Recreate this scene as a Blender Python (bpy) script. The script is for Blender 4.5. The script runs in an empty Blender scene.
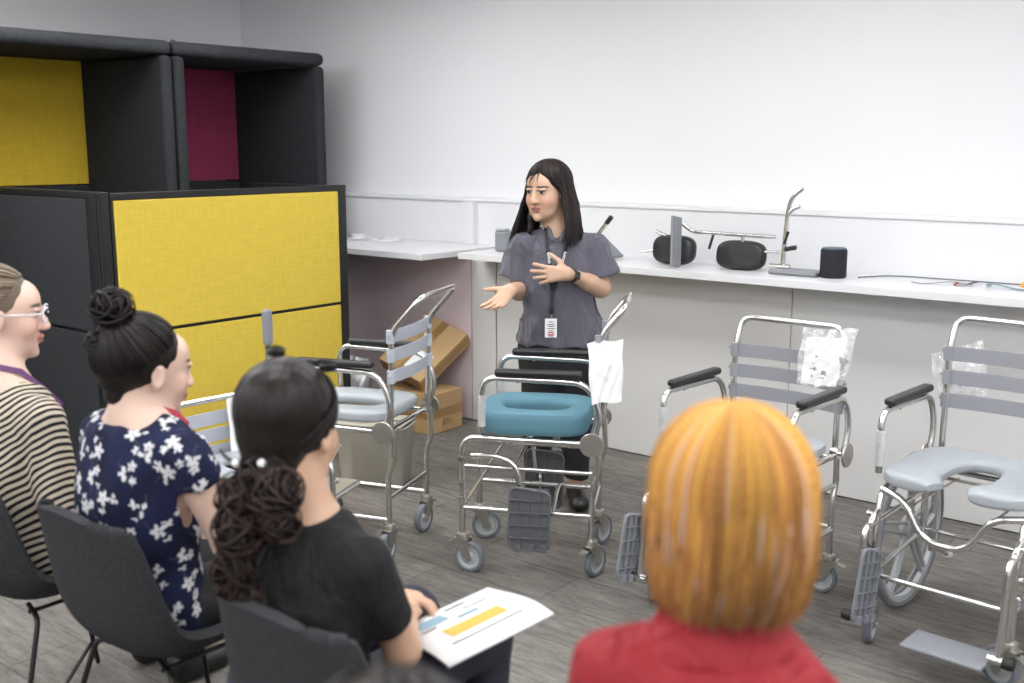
import bpy, math, random
import numpy as np
from mathutils import Vector, Matrix, Euler
PI = math.pi
R = math.radians
C = bpy.context.scene.collection
random.seed(7)

# ------------------------------------------------------------------ camera, world, lights, exposure
scene = bpy.context.scene
cam_d = bpy.data.cameras.new('camera')
cam = bpy.data.objects.new('camera', cam_d)
C.objects.link(cam)
scene.camera = cam
cam_d.sensor_width = 36
cam_d.lens = 36 * 1078 / 1024
cam.location = (0, 0, 1.65)
cam.rotation_euler = (R(90 - 10.28), 0, R(39.02))
cam_d.clip_start = .05
cam_d.dof.use_dof = True
cam_d.dof.focus_distance = 4.7
cam_d.dof.aperture_fstop = 2.7
world = bpy.data.worlds.new('world')
scene.world = world
world.use_nodes = True
world.node_tree.nodes['Background'].inputs[0].default_value = (.9, .95, 1, 1)
world.node_tree.nodes['Background'].inputs[1].default_value = .3
vs = scene.view_settings
vs.view_transform = 'Standard'
vs.look = 'None'
vs.gamma = 1
vs.use_curve_mapping = False
vs.exposure = 0.0
LAMP = 11.8            # strength of the ceiling panels

# ------------------------------------------------------------------ materials
def mat(name, col, rough=.6, metal=0, bump=None, bstretch=None, var=None, attr=False, spec=None, sheen=0, trans=0, alpha=1, stretch=None):
    m = bpy.data.materials.new(name)
    m.use_nodes = True
    n, l = m.node_tree.nodes, m.node_tree.links
    b = n['Principled BSDF']
    c = tuple(col) + (1,) if len(col) == 3 else col
    b.inputs['Base Color'].default_value = c
    b.inputs['Roughness'].default_value = rough
    b.inputs['Metallic'].default_value = metal
    if spec is not None: b.inputs['Specular IOR Level'].default_value = spec
    if sheen: b.inputs['Sheen Weight'].default_value = sheen
    if trans: b.inputs['Transmission Weight'].default_value = trans
    if alpha < 1: b.inputs['Alpha'].default_value = alpha
    src = None
    if attr:
        a = n.new('ShaderNodeAttribute'); a.attribute_name = 'Col'
        src = a.outputs['Color']
        l.new(src, b.inputs['Base Color'])
    tc = n.new('ShaderNodeTexCoord')
    vec = tc.outputs['Object']
    if stretch:
        mp = n.new('ShaderNodeMapping'); mp.inputs['Scale'].default_value = stretch
        l.new(vec, mp.inputs['Vector']); vec = mp.outputs['Vector']
    if var:
        nz = n.new('ShaderNodeTexNoise'); nz.inputs['Scale'].default_value = var[0]; nz.inputs['Detail'].default_value = 4
        l.new(vec, nz.inputs['Vector'])
        mr = n.new('ShaderNodeMapRange')
        mr.inputs['From Min'].default_value = .3; mr.inputs['From Max'].default_value = .7
        mr.inputs['To Min'].default_value = 1 - var[1]; mr.inputs['To Max'].default_value = 1 + var[1]
        l.new(nz.outputs[0], mr.inputs['Value'])
        mx = n.new('ShaderNodeVectorMath'); mx.operation = 'SCALE'
        if src is None: mx.inputs[0].default_value = c[:3]
        else: l.new(src, mx.inputs[0])
        l.new(mr.outputs[0], mx.inputs['Scale'])
        l.new(mx.outputs[0], b.inputs['Base Color'])
    if bump:
        nz = n.new('ShaderNodeTexNoise'); nz.inputs['Scale'].default_value = bump[0]; nz.inputs['Detail'].default_value = 3
        if bstretch:
            mp = n.new('ShaderNodeMapping'); mp.inputs['Scale'].default_value = bstretch; l.new(vec, mp.inputs['Vector']); vec = mp.outputs['Vector']; nz.inputs['Distortion'].default_value = .8
        l.new(vec, nz.inputs['Vector'])
        bp = n.new('ShaderNodeBump'); bp.inputs['Strength'].default_value = bump[1]; bp.inputs['Distance'].default_value = bump[2] if len(bump) > 2 else .002
        l.new(nz.outputs[0], bp.inputs['Height']); l.new(bp.outputs[0], b.inputs['Normal'])
    return m

def weave(name, col, scale=700, amt=.12, rough=.9, bumpd=.0006):
    # woven upholstery: two crossed fine wave patterns
    m = bpy.data.materials.new(name); m.use_nodes = True
    n, l = m.node_tree.nodes, m.node_tree.links
    b = n['Principled BSDF']; b.inputs['Roughness'].default_value = rough; b.inputs['Specular IOR Level'].default_value = .2
    tc = n.new('ShaderNodeTexCoord')
    nz = n.new('ShaderNodeTexNoise'); nz.inputs['Scale'].default_value = 90; nz.inputs['Detail'].default_value = 5
    mpa = n.new('ShaderNodeMapping'); mpa.inputs['Scale'].default_value = (1, 1, .12)
    mpb = n.new('ShaderNodeMapping'); mpb.inputs['Scale'].default_value = (.12, .12, 1)
    nb = n.new('ShaderNodeTexNoise'); nb.inputs['Scale'].default_value = 90; nb.inputs['Detail'].default_value = 5
    l.new(tc.outputs['Object'], mpa.inputs[0]); l.new(tc.outputs['Object'], mpb.inputs[0])
    l.new(mpa.outputs[0], nz.inputs['Vector']); l.new(mpb.outputs[0], nb.inputs['Vector'])
    ad = n.new('ShaderNodeMath'); ad.operation = 'ADD'
    l.new(nz.outputs[0], ad.inputs[0]); l.new(nb.outputs[0], ad.inputs[1])
    mr = n.new('ShaderNodeMapRange'); mr.inputs['From Min'].default_value = .7; mr.inputs['From Max'].default_value = 1.3
    mr.inputs['To Min'].default_value = 1 - amt; mr.inputs['To Max'].default_value = 1 + amt
    l.new(ad.outputs[0], mr.inputs['Value'])
    mx = n.new('ShaderNodeVectorMath'); mx.operation = 'SCALE'; mx.inputs[0].default_value = col
    l.new(mr.outputs[0], mx.inputs['Scale']); l.new(mx.outputs[0], b.inputs['Base Color'])
    bp = n.new('ShaderNodeBump'); bp.inputs['Strength'].default_value = .4; bp.inputs['Distance'].default_value = bumpd
    l.new(ad.outputs[0], bp.inputs['Height']); l.new(bp.outputs[0], b.inputs['Normal'])
    return m

def carpet_mat():
    m = bpy.data.materials.new('carpet'); m.use_nodes = True
    n, l = m.node_tree.nodes, m.node_tree.links
    b = n['Principled BSDF']; b.inputs['Roughness'].default_value = .95; b.inputs['Specular IOR Level'].default_value = .1
    tc = n.new('ShaderNodeTexCoord'); P = tc.outputs['Object']
    def mapn(s): 
        q = n.new('ShaderNodeMapping'); q.inputs['Scale'].default_value = s; l.new(P, q.inputs[0]); return q.outputs[0]
    def noise(v, s, d=6, r=.6):
        q = n.new('ShaderNodeTexNoise'); q.inputs['Scale'].default_value = s; q.inputs['Detail'].default_value = d; q.inputs['Roughness'].default_value = r
        l.new(v, q.inputs['Vector']); return q.outputs[0]
    streak = noise(mapn((1.3, 7, 1)), 6, 8, .8)
    fine = noise(mapn((6, 16, 1)), 18, 4, .8)
    big = noise(mapn((1, 1.6, 1)), 1.6, 3)
    br = n.new('ShaderNodeTexBrick'); l.new(P, br.inputs['Vector'])
    br.inputs['Scale'].default_value = 1; br.inputs['Brick Width'].default_value = 1.0; br.inputs['Row Height'].default_value = .25
    br.inputs['Mortar Size'].default_value = .004; br.inputs['Color1'].default_value = (.88, .88, .88, 1); br.inputs['Color2'].default_value = (1.1, 1.1, 1.1, 1)
    br.inputs['Mortar'].default_value = (.72, .72, .72, 1)
    def mth(op, a, bb):
        q = n.new('ShaderNodeMath'); q.operation = op
        for i, x in enumerate((a, bb)):
            if isinstance(x, (int, float)): q.inputs[i].default_value = x
            else: l.new(x, q.inputs[i])
        return q.outputs[0]
    s = mth('ADD', mth('MULTIPLY', streak, .6), mth('ADD', mth('MULTIPLY', fine, .3), mth('MULTIPLY', big, .1)))
    cr = n.new('ShaderNodeValToRGB'); l.new(s, cr.inputs[0])
    e = cr.color_ramp.elements
    e[0].position = .30; e[0].color = (.065, .060, .054, 1)
    e[1].position = .68; e[1].color = (.30, .28, .255, 1)
    k = e.new(.5); k.color = (.175, .163, .149, 1)
    mx = n.new('ShaderNodeVectorMath'); mx.operation = 'MULTIPLY'
    l.new(cr.outputs[0], mx.inputs[0]); l.new(br.outputs['Color'], mx.inputs[1]); l.new(mx.outputs[0], b.inputs['Base Color'])
    bp = n.new('ShaderNodeBump'); bp.inputs['Strength'].default_value = .5; bp.inputs['Distance'].default_value = .003
    l.new(fine, bp.inputs['Height']); l.new(bp.outputs[0], b.inputs['Normal'])
    return m

def emit(name, col, s):
    m = bpy.data.materials.new(name); m.use_nodes = True
    b = m.node_tree.nodes['Principled BSDF']
    b.inputs['Base Color'].default_value = (.9, .9, .9, 1)
    b.inputs['Emission Color'].default_value = tuple(col) + (1,); b.inputs['Emission Strength'].default_value = s
    return m

def stripes_mat():
    m = bpy.data.materials.new('striped_knit'); m.use_nodes = True
    n, l = m.node_tree.nodes, m.node_tree.links
    b = n['Principled BSDF']; b.inputs['Roughness'].default_value = .85; b.inputs['Specular IOR Level'].default_value = .2
    tc = n.new('ShaderNodeTexCoord'); sp = n.new('ShaderNodeSeparateXYZ'); l.new(tc.outputs['Object'], sp.inputs[0])
    ab = n.new('ShaderNodeMath'); ab.operation = 'ABSOLUTE'; l.new(sp.outputs[0], ab.inputs[0])
    m1 = n.new('ShaderNodeMath'); m1.operation = 'MULTIPLY_ADD'; l.new(ab.outputs[0], m1.inputs[0]); m1.inputs[1].default_value = -.85; l.new(sp.outputs[2], m1.inputs[2])
    nz = n.new('ShaderNodeTexNoise'); nz.inputs['Scale'].default_value = 6; l.new(tc.outputs['Object'], nz.inputs['Vector'])
    m2 = n.new('ShaderNodeMath'); m2.operation = 'MULTIPLY_ADD'; l.new(nz.outputs[0], m2.inputs[0]); m2.inputs[1].default_value = .05; l.new(m1.outputs[0], m2.inputs[2])
    m3 = n.new('ShaderNodeMath'); m3.operation = 'MULTIPLY'; l.new(m2.outputs[0], m3.inputs[0]); m3.inputs[1].default_value = 285
    s = n.new('ShaderNodeMath'); s.operation = 'SINE'; l.new(m3.outputs[0], s.inputs[0])
    cr = n.new('ShaderNodeValToRGB'); mr = n.new('ShaderNodeMapRange'); mr.inputs[1].default_value = -1; l.new(s.outputs[0], mr.inputs[0]); l.new(mr.outputs[0], cr.inputs[0])
    e = cr.color_ramp.elements
    e[0].position = .42; e[0].color = (.012, .010, .014, 1); e[1].position = .55; e[1].color = (.55, .48, .38, 1)
    l.new(cr.outputs[0], b.inputs['Base Color'])
    return m

def clear_mat(name, a=.25, rough=.15, col=(.95, .95, .97)):
    # thin transparent plastic film
    m = bpy.data.materials.new(name); m.use_nodes = True
    n, l = m.node_tree.nodes, m.node_tree.links
    out = n['Material Output']; n.remove(n['Principled BSDF'])
    tr = n.new('ShaderNodeBsdfTransparent'); gl = n.new('ShaderNodeBsdfGlossy'); gl.inputs['Roughness'].default_value = rough
    df = n.new('ShaderNodeBsdfDiffuse'); df.inputs[0].default_value = tuple(col) + (1,)
    ms = n.new('ShaderNodeMixShader'); ms.inputs[0].default_value = .45
    l.new(df.outputs[0], ms.inputs[1]); l.new(gl.outputs[0], ms.inputs[2])
    m2 = n.new('ShaderNodeMixShader'); m2.inputs[0].default_value = a
    l.new(tr.outputs[0], m2.inputs[1]); l.new(ms.outputs[0], m2.inputs[2]); l.new(m2.outputs[0], out.inputs[0])
    tc = n.new('ShaderNodeTexCoord'); nz = n.new('ShaderNodeTexNoise'); nz.inputs['Scale'].default_value = 30; l.new(tc.outputs['Object'], nz.inputs['Vector'])
    bp = n.new('ShaderNodeBump'); bp.inputs['Distance'].default_value = .01; l.new(nz.outputs[0], bp.inputs['Height']); l.new(bp.outputs[0], gl.inputs['Normal']); l.new(bp.outputs[0], df.inputs['Normal'])
    return m

M = dict(
    wall=mat('wall_paint', (.75, .755, .77), .85, bump=(220, .05)),
    ceil=mat('ceiling_paint', (.85, .85, .85), .9),
    lam=mat('white_laminate', (.70, .705, .72), .35),
    panel=mat('grey_white_laminate', (.68, .675, .67), .45),
    mauve=mat('mauve_paint', (.80, .67, .70), .7),
    skirting=mat('dark_gap', (.05, .05, .05), .6),
    seam=mat('panel_seam', (.40, .40, .39), .6),
    carpet=carpet_mat(),
    ychart=weave('yellow_fabric', (.70, .52, .075), amt=.07),
    ybooth=weave('mustard_fabric', (.50, .35, .03), amt=.08),
    plum=weave('plum_fabric', (.25, .035, .085)),
    char=weave('charcoal_fabric', (.028, .030, .033), amt=.16),
    felt=weave('grey_booth_fabric', (.036, .038, .043), amt=.3),
    blackm=mat('black_frame', (.008, .008, .009), .4),
    chrome=mat('polished_steel', (.68, .67, .655), .2, 1, var=(25, .06)),
    steel=mat('brushed_steel', (.6, .58, .55), .32, 1),
    zinc=mat('zinc_plate', (.52, .50, .46), .38, 1),
    gplast=mat('grey_plastic', (.22, .23, .25), .5, bump=(60, .15)),
    fplate=mat('footplate_plastic', (.13, .135, .145), .5),
    dplast=mat('dark_grey_plastic', (.12, .125, .135), .5),
    tire=mat('tyre_rubber', (.16, .175, .20), .6),
    hub=mat('light_hub', (.42, .44, .45), .5),
    blackp=mat('black_padded_vinyl', (.012, .012, .014), .35, bump=(150, .2)),
    slat=mat('grey_webbing', (.27, .275, .30), .65, bump=(300, .2)),
    slatp=mat('pale_webbing', (.42, .44, .50), .6, bump=(300, .2)),
    seatg=mat('pale_grey_seat', (.37, .40, .43), .38, bump=(30, .05)),
    seatb=mat('blue_seat_foam', (.09, .215, .275), .7, bump=(200, .15)),
    clear=clear_mat('clear_film', .28),
    cloudy=clear_mat('cloudy_film', .62, .3),
    bagw=mat('white_bag', (.78, .78, .80), .5, bump=(18, .6, .01)),
    paper=mat('paper', (.85, .85, .85), .7),
    ink=mat('ink', (.03, .03, .04), .7),
    orange=mat('orange_print', (.80, .38, .07), .7),
    bluep=mat('blue_print', (.22, .34, .42), .7),
    pinkp=mat('pink_print', (.6, .12, .18), .7),
    card=mat('cardboard', (.47, .31, .15), .8, var=(6, .1), bump=(40, .15)),
    cardd=mat('brown_tape', (.33, .19, .07), .35),
    beige=mat('beige_tub', (.40, .375, .32), .55),
    shell=mat('shell_fabric', (.036, .037, .041), .9, var=(140, .25), bump=(500, .3), spec=.2),
    wood=mat('pale_ply', (.52, .40, .25), .55, var=(30, .1)),
    rod=mat('black_rod', (.006, .006, .006), .4),
    skin=mat('skin', (.6, .4, .3), .48, attr=True, bump=(160, .08)),
    hair=mat('hair', (.02, .015, .012), .42, attr=True, spec=.22),
    ohair=mat('dyed_hair', (.5, .2, .03), .6, attr=True, spec=.25),
    cloth=mat('cloth', (.1, .1, .1), .85, attr=True, spec=.2, bump=(350, .12)),
    pants=mat('black_trousers', (.010, .010, .013), .8, bump=(300, .1)),
    navyp=mat('navy_trousers', (.018, .020, .034), .8, bump=(300, .1)),
    tee=mat('black_cotton', (.007, .007, .008), .9, bump=(9, .8, .05), bstretch=(1, 1, .5)),
    shirt=mat('slate_shirt', (.092, .090, .118), .8, bump=(13, 1.0, .045), bstretch=(1, 1, .3), sheen=.2),
    red=mat('red_shirt', (.27, .009, .017), .75, bump=(12, 1.0, .04), bstretch=(1, 1, .6)),
    stripe=stripes_mat(),
    shoe=mat('black_shoe', (.01, .01, .01), .4),
    rubber=mat('black_rubber', (.012, .012, .013), .5),
    glass=clear_mat('spectacle_plastic', .5, .1),
    lan=mat('black_lanyard', (.008, .008, .01), .6),
    lanr=mat('red_floral_lanyard', (.42, .03, .06), .6, var=(200, .6)),
    lanp=mat('purple_lanyard', (.10, .03, .12), .6),
    speaker=mat('speaker_mesh', (.006, .007, .013), .75, bump=(900, .4)),
    speakert=mat('speaker_top', (.025, .06, .085), .4),
    pearl=mat('pearl_bead', (.75, .75, .75), .25),
)

# ------------------------------------------------------------------ scene helpers
def tag(o, label=None, cat=None, group=None, kind=None):
    if label: o['label'] = label
    if cat: o['category'] = cat
    if group: o['group'] = group
    if kind: o['kind'] = kind
    return o
def thing(name, label, cat, loc=(0, 0, 0), rot=(0, 0, 0), group=None):
    o = bpy.data.objects.new(name, None); C.objects.link(o)
    o.location = loc; o.rotation_euler = rot; o.empty_display_size = .1
    return tag(o, label, cat, group)

class MB:
    def __init__(s): s.v = []; s.f = []; s.m = []; s.sm = []
    def add(s, vs, fs, mi=0, smooth=True):
        o = len(s.v); s.v += [tuple(x) for x in vs]
        for f in fs: s.f.append([i + o for i in f]); s.m.append(mi); s.sm.append(smooth)
        return s
    def box(s, c, d, mi=0, rot=None):
        Rm = Euler(rot).to_matrix() if rot else None
        vs = []
        for z in (-1, 1):
            for x, y in ((-1, -1), (1, -1), (1, 1), (-1, 1)):
                p = Vector((x * d[0] / 2, y * d[1] / 2, z * d[2] / 2))
                if Rm: p = Rm @ p
                vs.append(p + Vector(c))
        return s.add(vs, [(3, 2, 1, 0), (4, 5, 6, 7), (0, 1, 5, 4), (1, 2, 6, 5), (2, 3, 7, 6), (3, 0, 4, 7)], mi, False)
    def tube(s, pts, r, n=12, mi=0, fil=.045, closed=False, flat=1, caps=True):
        P = [Vector(p) for p in pts]
        if fil and len(P) > 2 or (closed and fil):
            Q = []
            N = len(P)
            for i, p in enumerate(P):
                if not closed and i in (0, N - 1): Q.append(p); continue
                a, b = P[i - 1] - p, P[(i + 1) % N] - p
                la, lb = a.length, b.length
                if la < 1e-6 or lb < 1e-6: continue
                t = min(fil, la * .48, lb * .48)
                p0, p1 = p + a / la * t, p + b / lb * t
                for k in range(7):
                    u = k / 6; Q.append(p0 * (1 - u) ** 2 + p * 2 * u * (1 - u) + p1 * u * u)
            P = Q
        N = len(P); rs = r if hasattr(r, '__len__') else [r] * N
        T = []
        for i in range(N):
            if closed: t = P[(i + 1) % N] - P[i - 1]
            else: t = P[min(i + 1, N - 1)] - P[max(i - 1, 0)]
            T.append(t.normalized())
        up = Vector((0, 0, 1)) if abs(T[0].z) < .9 else Vector((0, 1, 0))
        U = (up - T[0] * up.dot(T[0])).normalized()
        vs = []
        for i in range(N):
            U = (U - T[i] * U.dot(T[i])).normalized(); W = T[i].cross(U)
            for k in range(n):
                a = 2 * PI * k / n; vs.append(P[i] + (U * math.cos(a) * flat + W * math.sin(a)) * rs[i])
        fs = []
        for i in range(N if closed else N - 1):
            j = (i + 1) % N
            for k in range(n): fs.append((i * n + k, i * n + (k + 1) % n, j * n + (k + 1) % n, j * n + k))
        s.add(vs, fs, mi)
        if caps and not closed:
            o = len(s.v) - len(vs)
            s.f.append([o + k for k in range(n)][::-1]); s.m.append(mi); s.sm.append(False)
            s.f.append([o + (N - 1) * n + k for k in range(n)]); s.m.append(mi); s.sm.append(False)
        return s
    def lathe(s, prof, c=(0, 0, 0), axis='z', n=32, mi=0, closed=False, R0=None, cap=True):
        # prof: (radius, height) pairs
        vs = []
        for r, h in prof:
            for k in range(n):
                a = 2 * PI * k / n; x, y = r * math.cos(a), r * math.sin(a)
                p = Vector((x, y, h)) if axis == 'z' else Vector((x, h, y)) if axis == 'y' else Vector((h, x, y))
                if R0: p = R0 @ p
                vs.append(p + Vector(c))
        fs = []; L = len(prof)
        for i in range(L if closed else L - 1):
            j = (i + 1) % L
            for k in range(n): fs.append((i * n + k, i * n + (k + 1) % n, j * n + (k + 1) % n, j * n + k))
        if not closed and cap:
            if prof[0][0] > 1e-4: fs.append(list(range(n))[::-1])
            if prof[-1][0] > 1e-4: fs.append([(L - 1) * n + k for k in range(n)])
        return s.add(vs, fs, mi)
    def cyl(s, a, b, r, n=16, mi=0): return s.tube([a, b], r, n, mi, fil=0)
    def build(s, name, mats, parent=None, bevel=0, seg=2, weld=True):
        me = bpy.data.meshes.new(name); me.from_pydata(s.v, [], s.f)
        for m in (mats if isinstance(mats, (list, tuple)) else [mats]): me.materials.append(m)
        me.polygons.foreach_set('material_index', s.m); me.polygons.foreach_set('use_smooth', s.sm)
        import bmesh
        b = bmesh.new(); b.from_mesh(me); bmesh.ops.recalc_face_normals(b, faces=b.faces); b.to_mesh(me); b.free()
        if not bevel: me.set_sharp_from_angle(angle=R(42))
        o = bpy.data.objects.new(name, me); C.objects.link(o)
        if parent: o.parent = parent
        if bevel:
            md = o.modifiers.new('bevel', 'BEVEL'); md.width = bevel; md.segments = seg; md.limit_method = 'ANGLE'; md.harden_normals = False
            me.polygons.foreach_set('use_smooth', [True] * len(me.polygons))
            md2 = o.modifiers.new('wn', 'WEIGHTED_NORMAL'); md2.keep_sharp = True
        return o

def box(name, lo, hi, m, parent=None, bevel=0, seg=2, kind=None):
    c = [(a + b) / 2 for a, b in zip(lo, hi)]; d = [b - a for a, b in zip(lo, hi)]
    o = MB().box((0, 0, 0), d).build(name, m, parent, bevel, seg); o.location = c
    if kind: o['kind'] = kind
    return o
def mesh_np(name, V, Fq, m, parent=None, col=None):
    me = bpy.data.meshes.new(name)
    me.vertices.add(len(V)); me.vertices.foreach_set('co', np.asarray(V, np.float32).ravel())
    Fq = np.asarray(Fq, np.int32)
    me.loops.add(Fq.size); me.loops.foreach_set('vertex_index', Fq.ravel())
    me.polygons.add(len(Fq)); me.polygons.foreach_set('loop_start', np.arange(0, Fq.size, Fq.shape[1], dtype=np.int32))
    me.polygons.foreach_set('loop_total', np.full(len(Fq), Fq.shape[1], np.int32))
    me.polygons.foreach_set('use_smooth', np.ones(len(Fq), bool))
    me.update(calc_edges=True); me.validate()
    me.materials.append(m)
    if col is not None:
        a = me.color_attributes.new('Col', 'FLOAT_COLOR', 'POINT')
        c4 = np.ones((len(V), 4), np.float32); c4[:, :3] = col; a.data.foreach_set('color', c4.ravel())
    o = bpy.data.objects.new(name, me); C.objects.link(o)
    if parent: o.parent = parent
    return o

def copy_tree(o, parent=None):
    c = o.copy(); C.objects.link(c)
    if parent is not None: c.parent = parent
    for ch in list(o.children): copy_tree(ch, c)
    return c

# ------------------------------------------------------------------ signed-distance modelling (bodies, clothes, hair masses)
class SDF:
    def __init__(s, lo, hi, h):
        s.lo = np.array(lo, float); s.h = h
        s.n = np.ceil((np.array(hi) - s.lo) / h).astype(int) + 1
        s.F = np.full(s.n, .3, np.float32)
    def _sub(s, lo, hi, pad):
        a = np.floor((np.array(lo) - pad - s.lo) / s.h).astype(int); b = np.ceil((np.array(hi) + pad - s.lo) / s.h).astype(int) + 1
        a = np.clip(a, 0, s.n); b = np.clip(b, 0, s.n)
        if (b <= a).any(): return None, None
        g = [(s.lo[i] + np.arange(a[i], b[i]) * s.h).astype(np.float32) for i in range(3)]
        X, Y, Z = g[0][:, None, None], g[1][None, :, None], g[2][None, None, :]
        return (slice(a[0], b[0]), slice(a[1], b[1]), slice(a[2], b[2])), (X, Y, Z)
    def _comb(s, sl, d, k, op):
        A = s.F[sl]
        if op == 'u':
            if k > 0:
                hh = np.clip(.5 + .5 * (A - d) / k, 0, 1); s.F[sl] = A * (1 - hh) + d * hh - k * hh * (1 - hh)
            else: s.F[sl] = np.minimum(A, d)
        elif op == 's':
            d = -d
            if k > 0:
                hh = np.clip(.5 - .5 * (A - d) / k, 0, 1); s.F[sl] = A * (1 - hh) + d * hh + k * hh * (1 - hh)
            else: s.F[sl] = np.maximum(A, d)
    def ell(s, c, r, rot=None, k=.01, op='u', Rm=None):
        c = np.array(c, float); r = np.array(r, float); m = r.max()
        sl, g = s._sub(c - m, c + m, k + 3 * s.h)
        if sl is None: return s
        x, y, z = g[0] - c[0], g[1] - c[1], g[2] - c[2]
        if rot is not None or Rm is not None:
            Q = np.array(Euler([R(a) for a in rot]).to_matrix()) if rot is not None else np.eye(3)
            if Rm is not None: Q = np.array(Rm) @ Q
            Q = Q.T
            x, y, z = (Q[i, 0] * x + Q[i, 1] * y + Q[i, 2] * z for i in range(3))
        k0 = np.sqrt((x / r[0]) ** 2 + (y / r[1]) ** 2 + (z / r[2]) ** 2)
        k1 = np.sqrt((x / r[0] ** 2) ** 2 + (y / r[1] ** 2) ** 2 + (z / r[2] ** 2) ** 2) + 1e-6
        s._comb(sl, (k0 * (k0 - 1) / k1).astype(np.float32), k, op); return s
    def cone(s, a, b, ra, rb, k=.015, op='u', w=None, f=1.0):
        a = np.array(a, float); b = np.array(b, float); m = max(ra, rb) * max(1, f)
        sl, g = s._sub(np.minimum(a, b) - m, np.maximum(a, b) + m, k + 3 * s.h)
        if sl is None: return s
        ab = b - a; L2 = ab @ ab + 1e-9
        x, y, z = g[0] - a[0], g[1] - a[1], g[2] - a[2]
        t = np.clip((x * ab[0] + y * ab[1] + z * ab[2]) / L2, 0, 1)
        dx, dy, dz = x - ab[0] * t, y - ab[1] * t, z - ab[2] * t
        if w is not None:
            w = np.array(w, float); w = w / np.linalg.norm(w); q = (dx * w[0] + dy * w[1] + dz * w[2]) * (1 / f - 1)
            dx, dy, dz = dx + w[0] * q, dy + w[1] * q, dz + w[2] * q
        d = np.sqrt(dx * dx + dy * dy + dz * dz) - (ra + (rb - ra) * t)
        s._comb(sl, d.astype(np.float32), k, op); return s
    def path(s, pts, rs, k=.015, op='u'):
        for i in range(len(pts) - 1): s.cone(pts[i], pts[i + 1], rs[i], rs[i + 1], k, op)
        return s
    def loft(s, secs, k=.02, op='u', rnd=.02):
        # secs: (z, cx, cy, rx, ry) increasing z; horizontal elliptic sections
        S = np.array(secs, float); zz = S[:, 0]
        mr = S[:, 3:5].max()
        sl, g = s._sub((S[:, 1].min() - mr, S[:, 2].min() - mr, zz[0]), (S[:, 1].max() + mr, S[:, 2].max() + mr, zz[-1]), k + 3 * s.h)
        if sl is None: return s
        zf = np.linspace(zz[0], zz[-1], 200); ip = []
        for j in range(1, 5):
            v = np.interp(zf, zz, S[:, j]); kk = np.ones(15) / 15; vp = np.pad(v, 7, mode='edge'); ip.append(np.convolve(vp, kk, 'valid'))
        z1 = g[2][0, 0]; cx, cy, rx, ry = (np.interp(z1, zf, v)[None, None, :] for v in ip)
        q = np.sqrt(((g[0] - cx) / rx) ** 2 + ((g[1] - cy) / ry) ** 2); d = (q - 1) * np.minimum(rx, ry)
        dz = np.maximum(g[2] - zz[-1], zz[0] - g[2])
        d, dz = d + rnd, dz + rnd
        d = np.minimum(np.maximum(d, dz), 0) + np.sqrt(np.maximum(d, 0) ** 2 + np.maximum(dz, 0) ** 2) - rnd
        s._comb(sl, d.astype(np.float32), k, op); return s
    def disp(s, fn):
        g = [(s.lo[i] + np.arange(s.n[i]) * s.h).astype(np.float32) for i in range(3)]
        s.F += fn(g[0][:, None, None], g[1][None, :, None], g[2][None, None, :]).astype(np.float32); return s
    def poly(s):
        F = s.F; In = F < 0
        nx, ny, nz = (k - 1 for k in F.shape)
        cnt = np.zeros((nx, ny, nz), np.uint8)
        for i in (0, 1):
            for j in (0, 1):
                for k in (0, 1): cnt += In[i:i + nx, j:j + ny, k:k + nz]
        act = np.argwhere((cnt > 0) & (cnt < 8))
        idx = np.full((nx, ny, nz), -1, np.int32); idx[tuple(act.T)] = np.arange(len(act))
        acc = np.zeros((len(act), 3)); num = np.zeros(len(act))
        cs = [(i, j, k) for i in (0, 1) for j in (0, 1) for k in (0, 1)]
        val = {c: F[act[:, 0] + c[0], act[:, 1] + c[1], act[:, 2] + c[2]].astype(float) for c in cs}
        for c in cs:
            for ax in range(3):
                if c[ax]: continue
                d = list(c); d[ax] = 1; d = tuple(d)
                a, b = val[c], val[d]; m = (a < 0) != (b < 0)
                t = np.where(m, a / np.where(m, a - b, 1), 0)
                p = np.tile(np.array(c, float), (len(act), 1)); p[:, ax] += t
                acc[m] += p[m]; num[m] += 1
        V = s.lo + (act + acc / num[:, None]) * s.h
        Q = []
        for ax in range(3):
            u, w = (ax + 1) % 3, (ax + 2) % 3
            sa = [slice(1, k - 1) for k in F.shape]; sb = list(sa)
            A = In; sa[ax] = slice(0, F.shape[ax] - 1); sb[ax] = slice(1, F.shape[ax])
            ch = A[tuple(sa)] != A[tuple(sb)]
            e = np.argwhere(ch); off = np.array([1, 1, 1]); off[ax] = 0; e = e + off
            if len(e) == 0: continue
            q = []
            for du, dw in ((-1, -1), (0, -1), (0, 0), (-1, 0)):
                c = e.copy(); c[:, u] += du; c[:, w] += dw; q.append(idx[tuple(c.T)])
            q = np.stack(q, 1); neg = In[tuple(e.T)]
            q[~neg] = q[~neg][:, ::-1]; Q.append(q)
        Q = np.concatenate(Q); Q = Q[(Q >= 0).all(1)]
        return V, Q
    def build(s, name, m, parent=None, col=None, smooth=2, colfn=None):
        V, Q = s.poly()
        for _ in range(smooth):   # light Laplacian relax
            A = np.zeros_like(V); n = np.zeros(len(V))
            for i in range(4):
                a, b = Q[:, i], Q[:, (i + 1) % 4]
                for j in range(3):
                    A[:, j] += np.bincount(a, V[b, j], len(V)) + np.bincount(b, V[a, j], len(V))
                n += np.bincount(a, minlength=len(V)) + np.bincount(b, minlength=len(V))
            V = V * .5 + .5 * A / np.maximum(n, 1)[:, None]
        c = None
        if colfn is not None: c = colfn(V)
        elif col is not None: c = np.tile(np.array(col, float), (len(V), 1))
        return mesh_np(name, V, Q, m, parent, c)

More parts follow.
